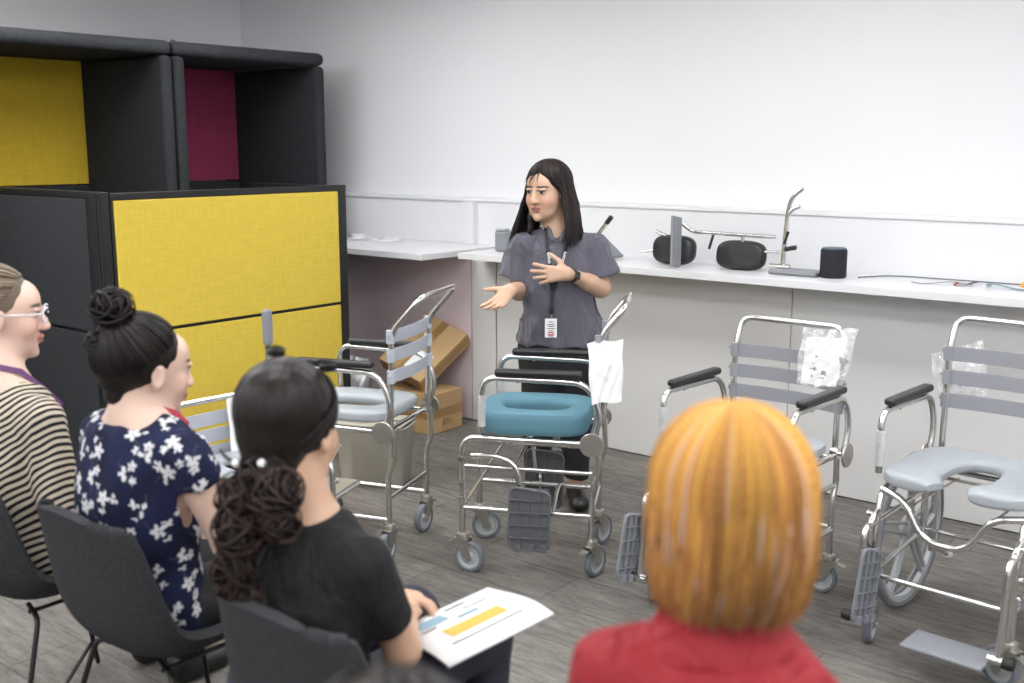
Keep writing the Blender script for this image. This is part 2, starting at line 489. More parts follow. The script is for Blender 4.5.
def wob(amp, fx, fy, fz, ph=0):
    return lambda X, Y, Z: amp * np.sin(fx * X + ph) * np.sin(fy * Y + 1.3 * ph + .6) * np.sin(fz * Z + 2 * ph + 1.1)
def folds(amp, fr=38, sx=1, sz=.35):
    def fn(X, Y, Z):
        a = X * sx + Y * .8 + .03 * np.sin(11 * Z + 5 * X); return amp * (np.sin(fr * a + 6 * sz * Z) * (.5 + .5 * np.sin(7 * Z + 9 * X)) + .5 * np.sin(fr * 1.9 * a - 9 * Z + 1))
    return fn

def creases(amp, fr, ph=0, tilt=.5):
    def fn(X, Y, Z):
        q = fr * (X + tilt * Z * np.sin(3 * X + ph) + .06 * np.sin(8 * Z + ph) + .5 * Y); w = np.clip(np.sin(5.5 * Z + 6 * X + ph) * .8 + .4, 0, 1)
        return amp * w * (np.abs(np.sin(q)) ** .7 - .6)
    return fn

# ------------------------------------------------------------------ heads, hands
class Head:
    def __init__(s, c, yaw=0, pitch=0, roll=0, sc=1):
        s.c = np.array(c, float); s.sc = sc
        s.Rm = np.array((Euler((0, 0, R(yaw))).to_matrix() @ Euler((R(pitch), R(roll), 0)).to_matrix()))
    def P(s, x, y, z): return s.c + s.Rm @ (np.array([x, y, z]) * s.sc)
    def L(s, V): return ((np.asarray(V) - s.c) @ s.Rm) / s.sc

def head_sdf(S, H, base, face=1.0, jaw=1.0):
    k = H.sc
    def e(c, r, kk=.012, op='u', rot=None): S.ell(H.P(*c), np.array(r) * k, rot=rot, k=kk * k, op=op, Rm=H.Rm)
    e((0, -.018, .035), (.073, .090, .079), .01)
    e((0, .022, -.02), (.060 * face, .068, .088), .03)
    e((0, .040, -.073), (.043 * jaw, .042, .036), .025)
    e((0, .076, -.098), (.016, .014, .013), .018)
    e((0, .060, .035), (.048, .030, .040), .025)
    for sx in (-1, 1):
        e((sx * .034, .060, -.030), (.022, .022, .024), .02)
        e((sx * .029, .097, .006), (.018, .012, .009), .012, 's')
        e((sx * .029, .078, .006), (.0125, .0125, .0115), .003)
        e((sx * .029, .086, .016), (.018, .007, .004), .008)
        e((sx * .074, -.004, -.010), (.007, .017, .029), .006)
        e((sx * .078, -.008, -.006), (.004, .009, .016), .004, 's')
        e((sx * .010, .097, -.034), (.008, .009, .007), .006)
    S.cone(H.P(0, .088, .010), H.P(0, .106, -.030), .007 * k, .011 * k, .012 * k)
    e((0, .093, -.055), (.020, .009, .006), .006)
    e((0, .091, -.066), (.017, .009, .007), .006)
    e((0, .104, -.060), (.018, .004, .0018), .003, 's')
    S.cone(H.P(0, -.025, -.06), base, .052 * k, .056 * k, .03)

def skin_cols(H, base=(.56, .36, .25), lips=(.42, .18, .15), brow=(.035, .022, .018), hair=None, hz=None):
    base = np.array(base)
    def fn(V):
        L = H.L(V); c = np.tile(base, (len(V), 1))
        ax = np.abs(L[:, 0])
        def m(cx, cy, cz, rx, ry, rz, colr, soft=.25):
            nonlocal c
            d = np.sqrt(((ax - cx) / rx) ** 2 + ((L[:, 1] - cy) / ry) ** 2 + ((L[:, 2] - cz) / rz) ** 2)
            w = np.clip((1 + soft - d) / soft, 0, 1)[:, None]; c = c * (1 - w) + np.array(colr) * w
        m(.034, .075, -.034, .022, .04, .020, base * np.array([1.03, .93, .92]), .9)
        m(0, .105, -.034, .014, .014, .014, base * np.array([1.02, .93, .92]), .8)
        m(0, .096, -.060, .021, .018, .0115, lips, .3)
        m(0, .100, -.0605, .017, .012, .0018, (.12, .03, .03), .4)
        m(.029, .09, .005, .0140, .02, .0045, (.45, .42, .40), .3)
        m(.029, .09, .005, .0056, .02, .0052, (.012, .008, .007), .3)
        m(.029, .09, .0105, .0160, .02, .0016, (.03, .018, .015), .6)
        m(.031, .09, .0255, .020, .03, .0035, brow, .5)
        m(.009, .104, -.0395, .0035, .008, .0025, (.12, .05, .04), .4)
        return c
    return fn

def hand(S, w, fd, up, side, curls=(20, 25, 20), spread=6, sc=1.0, thumb=(35, 25), fcurl=None):
    """w wrist, fd finger direction, up back-of-hand normal, side +1/-1: which way the thumb lies along fd x up"""
    w = np.array(w, float); fd = np.array(fd, float); fd /= np.linalg.norm(fd)
    up = np.array(up, float); up -= fd * (up @ fd); up /= np.linalg.norm(up); sd = np.cross(fd, up) * side
    offs = [.029, .010, -.009, -.026]; lens = [.070, .078, .073, .057]; mc = [.086, .088, .083, .076]; rr = [.0095, .0097, .0093, .0084]
    for i in range(4):
        kn = w + fd * mc[i] * sc + sd * offs[i] * sc
        S.cone(w + sd * offs[i] * .45 * sc + fd * .004, kn, .017 * sc, .0118 * sc, .014)
        ang = R(spread) * (1.5 - i); d = fd * math.cos(ang) + sd * math.sin(ang); u = up.copy(); p = kn; L = lens[i] * sc
        cc = fcurl[i] if fcurl else curls
        for j, (fr, r0, r1) in enumerate(((.45, 1, .95), (.30, .95, .9), (.25, .9, .78))):
            a = R(cc[j]); d2 = d * math.cos(a) - u * math.sin(a); u = u * math.cos(a) + d * math.sin(a); d = d2
            q = p + d * L * fr; S.cone(p, q, rr[i] * r0 * sc, rr[i] * r1 * sc, .003 if j else .005); p = q
    b = w + fd * .018 * sc + sd * .020 * sc; a = R(thumb[0])
    d = fd * math.cos(a) + sd * math.sin(a) - up * .15; d /= np.linalg.norm(d)
    p1 = b + d * .044 * sc; S.cone(b, p1, .016 * sc, .0125 * sc, .014)
    a2 = R(thumb[1]); d2 = fd * math.cos(a2) + sd * math.sin(a2) - up * .25; d2 /= np.linalg.norm(d2)
    p2 = p1 + d2 * .030 * sc; S.cone(p1, p2, .011 * sc, .0098 * sc, .006); S.cone(p2, p2 + (d2 * .9 - up * .1) * .024 * sc, .0098 * sc, .008 * sc, .004)

def strands(name, paths, r, m, parent, cols, n=4, flat=.5, tip=.25):
    """many hair locks as one mesh; paths: list of arrays (k,3); cols: list of colours"""
    Vs, Fs, Cs = [], [], []; o = 0
    cen = np.mean([np.mean(p, 0) for p in paths], 0)
    for P, col in zip(paths, cols):
        P = np.asarray(P, float); K = len(P)
        T = np.gradient(P, axis=0); T /= np.linalg.norm(T, axis=1)[:, None] + 1e-9
        ref = P - cen + np.array((1e-4, 2e-4, 0))
        U = np.cross(T, ref); U /= np.linalg.norm(U, axis=1)[:, None] + 1e-9; W = np.cross(T, U)
        u = np.linspace(0, 1, K); rad = r * np.minimum(1, .5 + 3 * u) * (1 - (1 - tip) * np.clip((u - .6) / .4, 0, 1) ** 1.5)
        for k in range(n):
            a = 2 * PI * k / n; Vs.append(P + (U * math.cos(a) + W * math.sin(a) * flat) * rad[:, None])
        base = o; i = np.arange(K - 1)
        for k in range(n):
            k2 = (k + 1) % n; Fs.append(np.stack([base + k * K + i, base + k2 * K + i, base + k2 * K + i + 1, base + k * K + i + 1], 1))
        Cs.append(np.tile(np.array(col, float), (K * n, 1))); o += K * n
    return mesh_np(name, np.concatenate(Vs), np.concatenate(Fs), m, parent, np.concatenate(Cs))

# ------------------------------------------------------------------ the room
XL, XR, YB, YF, ZC = -6.78, 3.2, 5.17, -3.2, 2.75
box('floor', (XL - .1, YF - .1, -.1), (XR + .1, YB + .1, 0), M['carpet'], kind='structure')
box('ceiling', (XL - .1, YF - .1, ZC), (XR + .1, YB + .1, ZC + .1), M['ceil'], kind='structure')
box('wall_back', (XL - .1, YB, 0), (XR + .1, YB + .1, ZC), M['wall'], kind='structure')
box('wall_left', (XL - .1, YF, 0), (XL, YB, ZC), M['wall'], kind='structure')
box('wall_right', (XR, YF, 0), (XR + .1, YB, ZC), M['wall'], kind='structure')
box('wall_front', (XL, YF - .1, 0), (XR, YF, ZC), M['wall'], kind='structure')
# low boxed-out wall behind the counter with its ledge
box('trim_1', (XL + .001, 5.06, 0), (-4.361, YB - .001, 1.315), M['mauve'], kind='structure')
box('trim_2', (-4.36, 5.045, .0), (XR - .001, YB - .001, 1.315), M['lam'], kind='structure')
box('trim_3', (XL + .001, 5.035, 1.315), (XR - .001, YB - .001, 1.335), M['lam'], bevel=.003, kind='structure')
box('trim_4', (XL + .001, 5.052, 1.051), (-4.45, 5.0595, 1.315), M['lam'], kind='structure')
box('trim_5', (-4.45, 5.00, 1.051), (-4.36, 5.0595, 1.315), M['lam'], kind='structure')

# ceiling light panels, all out of view, some added as extra fill
pan = MB().box((0, 0, 0), (1.2, .6, .02), 0).build('ceiling_light', emit('lamp_panel', (.985, .99, 1), LAMP))
pan.location = (-4.3, 3.6, ZC - .012)
tag(pan, 'rectangular white light panel out of view on the office ceiling', 'ceiling light', 'ceiling light panels')
for i, (x, y) in enumerate([(a, b) for a in (-4.3, -2.1, .1, 2.2) for b in (3.6, 1.6, -.2, -2.0)][1:] + [(-5.0, 2.3), (-5.7, .2)]):  # extra row and two off-grid panels added to brighten left wall and counter front
    c = copy_tree(pan); c.location = (x, y, ZC - .012)

# counter along the back wall
ctr = thing('storage_counter', 'long white counter with pale grey front panels running along the back wall', 'counter', (-.4, 4.85, 0))
def pbox(name, lo, hi, m, par, bevel=0):
    L = par.location
    return box(name, [a - b for a, b in zip(lo, L)], [a - b for a, b in zip(hi, L)], m, par, bevel)
pbox('worktop', (-4.11, 4.58, 1.015), (XR - .002, 5.044, 1.05), M['lam'], ctr, .002)
for i, (a, b) in enumerate([(-4.215, -4.03), (-4.02, -2.180), (-2.176, -.35), (-.34, 1.5), (1.51, 3.18)]):
    pbox('front_panel', (a, 4.82, .006), (b, 4.85, 1.014), M['panel'], ctr, .002)
pbox('carcass', (-4.2, 4.851, .045), (XR - .002, 5.04, 1.012), M['seam'], ctr)
shf = thing('wall_shelf', 'white shelf over a mauve panel in the left corner, above the cardboard boxes', 'shelf', (-5.3, 4.7, 1.03))
pbox('shelf_board', (-5.36, 4.38, 1.015), (-4.20, 5.05, 1.05), M['lam'], shf, .002)
pbox('mauve_panel', (-6.7, 4.825, .006), (-4.225, 4.85, 1.014), M['mauve'], shf)

# upholstered meeting booths
def booth(y0, y1, back, label):
    t = thing('meeting_booth', label, 'booth', (-5.8, (y0 + y1) / 2, 0))
    pbox('roof', (-6.42, y0 + .004, 2.155), (-5.41, y1 - .004, 2.232), M['felt'], t, .03)
    pbox('side_panel', (-6.42, y0 + .004, .02), (-5.41, y0 + .078, 2.153), M['char'], t, .028)
    pbox('side_panel', (-6.42, y1 - .078, .02), (-5.41, y1 - .004, 2.153), M['char'], t, .028)
    pbox('back_panel', (-6.33, y0 + .079, 1.42), (-6.25, y1 - .079, 2.154), back, t, .006)
    pbox('lower_back_panel', (-6.33, y0 + .079, .05), (-6.25, y1 - .079, 1.415), M['char'], t, .006)
    pbox('bench_seat', (-6.24, y0 + .08, .25), (-5.66, y1 - .08, .45), M['felt'], t, .03)
    return t
booth(1.80, 3.655, M['ybooth'], 'tall charcoal booth with a mustard yellow back panel, left of the plum one')
b2 = booth(3.655, 4.777, M['plum'], 'tall charcoal booth with a plum back panel, nearest the room corner')
hk = MB().tube([(0, 0, 0), (.02, 0, .03), (.05, .02, .01)], .003).build('cable_end', M['blackm'], b2); hk.location = (.15, -.42, 2.232)

# fabric office screens
def screen(a, b, z1, tiles, label, post0=.05, post1=.05, th=.05, foot=False, name='office_screen'):
    a, b = Vector(a), Vector(b); L = (b - a).length; ang = math.atan2(b.y - a.y, b.x - a.x)
    t = thing(name, label, 'screen', (a.x, a.y, 0), (0, 0, ang))
    f = MB()
    f.box((post0 / 2, 0, z1 / 2 + .003), (post0, th, z1 - .006)); f.box((L - post1 / 2, 0, z1 / 2 + .003), (post1, th, z1 - .006))
    f.box((L / 2, 0, z1 - .015), (L - .002, th + .006, .03)); f.box((L / 2, 0, .04), (L - post0 - post1, th, .07)); f.box((L / 2, 0, .812), (L - post0 - post1, th * .7, .02))
    f.build('frame', M['blackm'], t, .002)
    for z0, z2 in ((.08, .804), (.820, z1 - .032)):
        for s in (1, -1):
            box('fabric_panel', (post0 + .004, min(s * .008, s * (th / 2 + .004)), z0), (L - post1 - .004, max(s * .008, s * (th / 2 + .004)), z2), tiles, t, .004)
    if foot:
        q = MB(); q.tube([(L - .18, -.03, .30), (L - .10, -.22, .012)], .011); q.build('steel_foot', M['chrome'], t)
    return t
screen((-4.39, 2.588, 0), (-4.39, 3.97, 0), 1.445, M['ychart'], 'bright yellow fabric office screen with black frame', .012, .055, foot=True)
screen((-4.445, 2.575, 0), (-5.40, 2.575, 0), 1.45, M['char'], 'dark charcoal fabric office screen joined to the left end of the yellow one', .05, .05)
screen((-4.43, 3.985, 0), (-5.17, 3.985, 0), 1.44, M['char'], 'dark office screen behind the right end of the yellow one, mostly hidden', .05, .05)
post = MB(); post.box((0, 0, .725), (.075, .045, 1.45)); post.box((.03, -.026, .725), (.01, .01, 1.44)); post.box((.015, -.026, .725), (.006, .012, 1.44))
tag(post.build('corner_post', M['blackm'], None, .003), 'black corner post between the charcoal and the yellow screen', 'post').location = (-4.405, 2.563, 0)

# ------------------------------------------------------------------ commode wheelchairs
def ring_seat(hw, f0, f1, th, hole, gap=None, n=72, m=12):
    """padded seat with an oval hole; gap opens the front (horseshoe)"""
    cx = (f0 + f1) / 2; ax = (f1 - f0) / 2; mb = MB(); loops = []
    a0, a1 = (0, 2 * PI) if not gap else (gap, 2 * PI - gap)
    N = n if not gap else n + 1
    for i in range(N):
        a = a0 + (a1 - a0) * i / n
        def sup(rx, ry, e): 
            c, s_ = math.cos(a), math.sin(a); r = (abs(c / rx) ** e + abs(s_ / ry) ** e) ** (-1 / e); return Vector((r * c, r * s_))
        o = sup(ax, hw, 5); q = sup(hole[0], hole[1], 2.3) + Vector((hole[2], 0)); mid = (o + q) / 2; hv = (o - q) / 2
        lp = []
        for k in range(m * 2):
            b = 2 * PI * k / (m * 2); e = 4.5; c, s_ = math.cos(b), math.sin(b)
            r = (abs(c) ** e + abs(s_) ** e) ** (-1 / e); rc = r * c
            if gap and (i in (0, N - 1)): r *= .45; rc *= .85
            elif gap and (i in (1, N - 2)): r *= .86
            p = mid + hv * rc
            lp.append((cx + p.x, p.y, th / 2 * (r * s_) - (.006 * max(0, -rc)) * (1 if s_ > 0 else 0)))
        loops.append(lp)
    vs = [p for lp in loops for p in lp]; K = m * 2; fs = []
    for i in range(N if not gap else N - 1):
        j = (i + 1) % N
        for k in range(K): fs.append((i * K + k, i * K + (k + 1) % K, j * K + (k + 1) % K, j * K + k))
    if gap: fs.append(list(range(K))); fs.append([(N - 1) * K + k for k in range(K)][::-1])
    return mb.add(vs, fs)

def caster(par, f, y, swivel, r=.062, z=.155):
    mb = MB(); Q = Matrix.Rotation(R(swivel), 3, 'Z')
    mb.lathe([(.024, .155), (.026, .147), (.026, .135), (.020, .130)], n=20)
    for s in (-1, 1):
        vs = [Q @ Vector((x, s * .019 + d, zz)) for d in (-.0015, .0015) for x, zz in ((-.028, .132), (.032, .132), (-.018, r - .012), (-.042, r - .012))]
        mb.add(vs, [(0, 1, 2, 3), (7, 6, 5, 4), (0, 4, 5, 1), (1, 5, 6, 2), (2, 6, 7, 3), (3, 7, 4, 0)], 0, False)
    mb.add([Q @ Vector((x, yy, .1325)) for x, yy in ((-.03, -.021), (.034, -.021), (.034, .021), (-.03, .021))] + [Q @ Vector((x, yy, .136)) for x, yy in ((-.03, -.021), (.034, -.021), (.034, .021), (-.03, .021))],
           [(0, 1, 2, 3), (7, 6, 5, 4), (0, 4, 5, 1), (1, 5, 6, 2), (2, 6, 7, 3), (3, 7, 4, 0)], 0, False)
    c = Q @ Vector((-.028, 0, r)); d = Q @ Vector((0, 1, 0))
    mb.cyl(c - d * .024, c + d * .024, .006)
    # brake pedal
    mb.add([Q @ Vector(v) for v in ((.02, -.018, .128), (.062, -.014, .116), (.062, .014, .116), (.02, .018, .128), (.02, -.018, .124), (.062, -.014, .112), (.062, .014, .112), (.02, .018, .124))],
           [(0, 1, 2, 3), (7, 6, 5, 4), (0, 4, 5, 1), (1, 5, 6, 2), (2, 6, 7, 3), (3, 7, 4, 0)], 0, False)
    o = mb.build('caster_fork', M['zinc'], par); o.location = (f, y, 0)
    w = MB(); R3 = Q
    w.lathe([(r, -.008), (r, .008), (r - .004, .0135), (r - .014, .0145), (r - .014, -.0145), (r - .004, -.0135)], c, 'y', 36, 0, True, R3)
    w.lathe([(r - .014, .011), (r - .022, .011), (r - .026, .006), (.02, .006), (.016, .0145), (.0, .0145)], c, 'y', 30, 1, False, R3, False)
    w.lathe([(r - .014, -.011), (r - .022, -.011), (r - .026, -.006), (.02, -.006), (.016, -.0145), (.0, -.0145)], c, 'y', 30, 1, False, R3, False)
    w.build('wheel', [M['tire'], M['hub']], o)

def footplate(par, Mx, w=.15, h=.25, m='gplast'):
    mb = MB()
    mb.box((0, 0, 0), (w - .01, .003, h - .01))
    pts = [(-w / 2, -.004, -h / 2 + .03), (-w / 2 + .02, -.004, -h / 2), (w / 2 - .01, -.004, -h / 2), (w / 2, -.004, h / 2 - .02), (-w / 2 + .01, -.004, h / 2)]
    mb.tube(pts, .006, 8, 0, .03, True)
    for i in range(1, 4): mb.box((-w / 2 + w * i / 4, -.006, 0), (.004, .012, h - .01))
    for i in range(1, 5): mb.box((0, -.006, -h / 2 + h * i / 5), (w - .01, .012, .004))
    for x in (-w * .28, w * .05, w * .34): mb.box((x, -.01, -h / 2 + .012), (.022, .018, .026))
    o = mb.build('footplate', M[m], par); o.matrix_local = Mx; return o

def commode(label, loc, ang, hw=.18, seat='pad', seatm='seatb', slatm='slat', slz=(.93, .85, .77), top=1.085, big=False, foot='side', nsl=3,
            swiv=(0, 0, 0, 0), sth=.095, sz=.555, rail2=.26, arm=.79, recline=-.12, group='steel commode wheelchairs', railmid=True, sleeve=True, tray=False, name='commode_wheelchair', armup=None, noarm=False):
    t = thing(name, label, 'wheelchair', (loc[0], loc[1], 0), (0, 0, R(ang)), group)
    r = .0115; fr = MB()
    for s in (-1, 1):
        y = s * hw
        if not big:
            fr.tube([(.505, y, .152), (.505, y, .545), (0, y, .535)], r, 14, 0, .06)
            fr.tube([(0, y, .152), (.0, y, .36), (-.025, y, .42), (-.02, y, .55)], r, 14, 0, .03)
            if railmid: fr.tube([(.505, y, .43), (0, y, .42)], .009, 10)
            fr.tube([(.505, y, rail2), (0, y, rail2 - .01)], r, 12)
            fr.tube([(.505, y, rail2), (.40, y * .9, rail2 + .17)], .007, 8)
        else:
            fr.tube([(.50, y, .152), (.50, y, .40), (.455, y, .54), (0, y, .54)], r, 14, 0, .05)
            fr.tube([(.54, y, .17), (.54, y, .44), (.47, y, .47)], r, 14, 0, .05)
            fr.tube([(.0, y, .54), (.0, y, .19)], r, 12)
            fr.tube([(.50, y, .25), (.09, y, .30), (.0, y, .33)], .009, 10)
            fr.tube([(.49, y, .43), (.0, y, .45)], .009, 10)
            fr.tube([(.0, y, .21), (-.16, y, .13)], .009, 10)
            fr.tube([(.09, y, .30), (.09, y, .54)], .012, 12)
        # upright wedge where the back folds
        fr.cyl((.0, y + s * .016, .545), (.0, y - s * .012, .545), .02, 18)
    if not big:
        fr.tube([(0, -hw, .26), (0, hw, .26)], .009, 10); fr.tube([(.02, -hw, .53), (.02, hw, .53)], .009, 10)
        fr.tube([(.44, -hw, .54), (.44, hw, .54)], .009, 10)
        if not tray: fr.tube([(.30, -hw, .43), (.30, hw, .43)], .008, 10); fr.tube([(.15, -hw, .26), (.15, -hw * .2, .30), (.15, hw * .2, .30), (.15, hw, .26)], .008, 10)
    else:
        fr.tube([(.46, -hw, .535), (.49, -hw * .62, .525), (.49, -hw * .30, .40), (.49, hw * .30, .40), (.49, hw * .62, .525), (.46, hw, .535)], r, 14, 0, .06)
        fr.tube([(.50, -hw, .25), (.50, hw, .25)], .010, 10); fr.tube([(.05, -hw, .52), (.05, hw, .52)], .010, 10)
        fr.tube([(.09, -hw - .05, .30), (.09, hw + .05, .30)], .008, 10)
    # pan rails under the seat and adjustment pins
    for s in (-1, 1):
        fr.tube([(.06, s * hw * .55, .50), (.44, s * hw * .55, .50)], .004, 8)
        for z in (.30, .36, .46): fr.cyl((.505, s * hw, z), (.505, s * (hw + .022), z), .006, 8); fr.cyl((.505, s * (hw + .018), z), (.505, s * (hw + .024), z), .011, 8)
    fr.build('frame', M['chrome'], t)
    # back frame
    bk = MB(); rc = recline
    bk.tube([(-.012, -hw + .006, .53), (-.022, -hw + .006, slz[0] + .02), (rc, -hw + .012, top), (rc, hw - .012, top), (-.022, hw - .006, slz[0] + .02), (-.012, hw - .006, .53)], r, 14, 0, .05)
    bk.build('back_frame', M['chrome'], t)
    for z in slz[:nsl]:
        q = MB(); W = hw + .012; n = 16; vs = []; hgt = .026
        for i in range(n + 1):
            u = -1 + 2 * i / n; x = -.022 + .014 - .03 * (1 - u ** 2) + (0 if abs(u) < .99 else -.01)
            for zz, dx in ((-hgt, 0), (hgt, -.002), (hgt, -.006), (-hgt, -.004)): vs.append((x + dx, W * u, z + zz))
        fs = []
        for i in range(n):
            for k in range(4): fs.append((i * 4 + k, i * 4 + (k + 1) % 4, i * 4 + 4 + (k + 1) % 4, i * 4 + 4 + k))
        fs += [(0, 1, 2, 3), (n * 4 + 3, n * 4 + 2, n * 4 + 1, n * 4)]
        q.add(vs, fs)
        for s in (-1, 1):
            q.lathe([(.0165, -hgt), (.0165, hgt)], (-.019, s * (hw - .004), z), 'z', 16); q.cyl((-.02, s * (hw + .01), z + .008), (-.02, s * (hw + .018), z + .008), .007, 10)
        q.build('back_strap', M[slatm], t, .0012)
    # armrests
    for s in (-1, 1):
        y = s * (hw + .034); a = MB()
        if noarm and armup != s: continue
        if armup == s:
            a.tube([(-.02, y, .60), (-.02, y, .78), (-.03, y, 1.04)], r, 12, 0, .05); o = a.build('armrest', M['chrome'], t)
            p = MB().box((-.02, y, .985), (.035, .04, .14)).build('arm_pad', M['gplast'], o, .014, 3); continue
        a.tube([(.42, y, .575), (.42, y, arm), (.02, y, arm - .01), (-.035, y, .66), (-.0, y, .545)], r, 14, 0, .06)
        a.cyl((0, y, .545), (0, y - s * .03, .545), .009, 10)
        for f in (.12, .28): a.cyl((f, y, arm - .008), (f, y, arm - .018), .006, 8)
        o = a.build('armrest', M['chrome'], t)
        pm = MB().box((.205, y, arm + .021), (.33, .042, .027)); pm.build('arm_pad', M['blackp'], o, .011, 3)
        dsc = MB().lathe([(.0, -.004), (.044, -.004), (.046, 0), (.044, .004), (0, .004)], (.0, y + s * .014, .545), 'y', 32).build('pivot_disc', M['zinc'], t)
        if sleeve:
            sl = MB().lathe([(.0145, -.06), (.0155, -.02), (.0145, .02), (.0155, .06)], (.42, y, .66), 'z', 16).build('plastic_sleeve', M['cloudy'], o)
    # seat
    if seat == 'pad': sm = ring_seat(hw + .012, .02, .455, sth, (.13, .085, -.005))
    elif seat == 'flat': sm = ring_seat(hw + .015, .01, .45, sth, (.14, .075, .0))
    else: sm = ring_seat(hw + .02, .02, .50, sth, (.15, .075, .03), gap=.27)
    so = sm.build('seat', M[seatm], t); so.location.z = sz + sth / 2
    if big:
        sb = MB().box((.25, 0, sz - .004), (.02, hw * 1.7, .006)).build('seat_bracket', M['zinc'], t)
    # wheels
    if not big:
        for (f, s), sw in zip(((.505, 1), (.505, -1), (0, 1), (0, -1)), swiv): caster(t, f, s * hw, sw)
    else:
        for (f, s), sw in zip(((.50, 1), (.50, -1)), swiv): caster(t, f, s * hw, sw, .066)
        for s in (-1, 1):
            w = MB(); Rw = .285; c = (.09, s * (hw + .05), Rw)
            w.lathe([(Rw, -.008), (Rw + .0, .008), (Rw - .008, .016), (Rw - .02, .016), (Rw - .02, -.016), (Rw - .008, -.016)], c, 'y', 64, 0, True)
            w.lathe([(Rw - .02, -.011), (Rw - .02, .011), (Rw - .04, .009), (Rw - .04, -.009)], c, 'y', 64, 1, True)
            w.lathe([(.045, -.02), (.045, .02), (.03, .026), (.0, .026)], c, 'y', 24, 1); w.lathe([(.045, -.02), (.03, -.026), (0, -.026)], c, 'y', 24, 1)
            for k in range(5):
                a = 2 * PI * k / 5 + .3; u = Vector((math.cos(a), 0, math.sin(a))); cc = Vector(c); v = Vector((-u.z, 0, u.x))
                for d in (-1, 1): w.tube([cc + u * .035 + v * d * .02, cc + u * (Rw - .032) + v * d * .012], .009, 8, 1, flat=.7)
            wo = w.build('rear_wheel', [M['gplast'], M['hub']], t)
            h = MB().tube([(c[0] + (Rw - .035) * math.cos(a), s * (hw + .075), Rw + (Rw - .035) * math.sin(a)) for a in [2 * PI * k / 40 for k in range(40)]], .007, 10, 0, 0, True).build('push_rim', M['gplast'], wo)
            MB().cyl((-.16, s * hw, .13), (-.185, s * hw, .12), .014, 12).build('anti_tip_end', M['pearl'], t)
    # footrests
    if foot == 'side':
        for s in (-1, 1):
            ft = MB().tube([(.47, s * hw, .47), (.36, s * (hw + .02), .48), (.285, s * (hw + .035), .45), (.27, s * (hw + .035), .30)], .0105, 12, 0, .06)
            ft.cyl((.25, s * (hw + .035), .31), (.25, s * (hw + .035), .12), .008, 8)
            fo = ft.build('footrest', M['chrome'], t)
            Mx = Matrix.Translation((.235, s * (hw + .05), .245 + (0 if s > 0 else .02))) @ Matrix.Rotation(PI if s < 0 else PI, 4, 'Z') @ Matrix.Rotation(R(4), 4, 'X')
            footplate(fo, Mx, .165, .26, 'fplate' if s > 0 else 'dplast')
    elif foot == 'front':
        for s in (-1, 1):
            ft = MB().tube([(.50, s * hw, .43), (.575, s * hw, .43), (.60, s * hw, .12)], r, 12, 0, .06); ft.cyl((.60, s * (hw - .03), .13), (.60, s * (hw + .02), .13), .016, 12)
            fo = ft.build('footrest', M['chrome'], t)
            if foot == 'front' and big and s > 0:
                Mx = Matrix.Translation((.615, s * hw - .14, .125)) @ Matrix.Rotation(PI / 2, 4, 'Y') @ Matrix.Rotation(PI / 2, 4, 'X')
                mb = MB().box((0, 0, 0), (.14, .25, .016)); q = mb.build('footplate', M['gplast'], fo, .007, 3); q.location = (.60, s * hw - .15, .115)
            else:
                Mx = Matrix.Translation((.615 - (.03 if big else 0), s * (hw + (-.02 if big else .03)), .245)) @ Matrix.Rotation(R(168), 4, 'Z') @ Matrix.Rotation(R(8), 4, 'Y')
                footplate(fo, Mx, .11, .25, 'gplast')
            MB().lathe([(.0, -.02), (.018, -.016), (.02, 0), (.018, .016), (0, .02)], (.60, s * (hw + .03), .13), 'y', 16).build('knob', M['rubber'], fo)
    if tray:
        MB().box((.44, 0, rail2 + .012), (.24, 2 * hw - .03, .012)).build('foot_tray', M['beige'], t, .003)
        MB().tube([(.32, -hw, rail2), (.32, hw, rail2)], .010, 10).build('tray_bar', M['chrome'], t)
    return t

G4 = 'steel commode wheelchairs'
cA = commode('steel commode wheelchair with pale grey seat and tilted back hoop beside the yellow screen', (-3.052, 3.08), 201, .195, 'flat', 'seatg', 'slatp', (.92, .845, .76), 1.08,
        swiv=(20, 20, -100, -100), sth=.05, sz=.565, rail2=.18, railmid=False, sleeve=False, tray=True, foot=None, recline=-.15)
cB = commode('steel commode wheelchair with thick teal blue padded seat in front of the presenter', (-2.342, 3.42), 210, .18, 'pad', 'seatb', 'slat', swiv=(-12, 15, 60, 60), top=1.07)
cC = commode('steel commode wheelchair with three grey back straps behind the orange-haired viewer', (-1.70, 3.71), -92, .22, 'pad', 'seatg', 'slat', (.875, .795, .715), 1.00, foot='front', swiv=(0, 20, 100, 70), sth=.05, arm=.775, recline=-.06)
cD = commode('self-propelled steel commode wheelchair with horseshoe seat and big grey rear wheels', (-.945, 3.87), -94, .225, 'U', 'seatg', 'slat', (.925, .84, .755), 1.05, big=True, foot='front', swiv=(70, 12), sth=.05, arm=.785, recline=-.06)
cE = commode('low steel shower chair with pale straps and one raised arm against the yellow screen', (-3.28, 2.33), -4, .20, 'flat', 'seatg', 'slatp', (.665, .60, .535), .74,
        sth=.04, sz=.50, rail2=.2, railmid=False, sleeve=False, foot=None, arm=.55, recline=-.03, name='shower_chair', armup=1, noarm=True)
cE.scale = (.8, 1, .985)

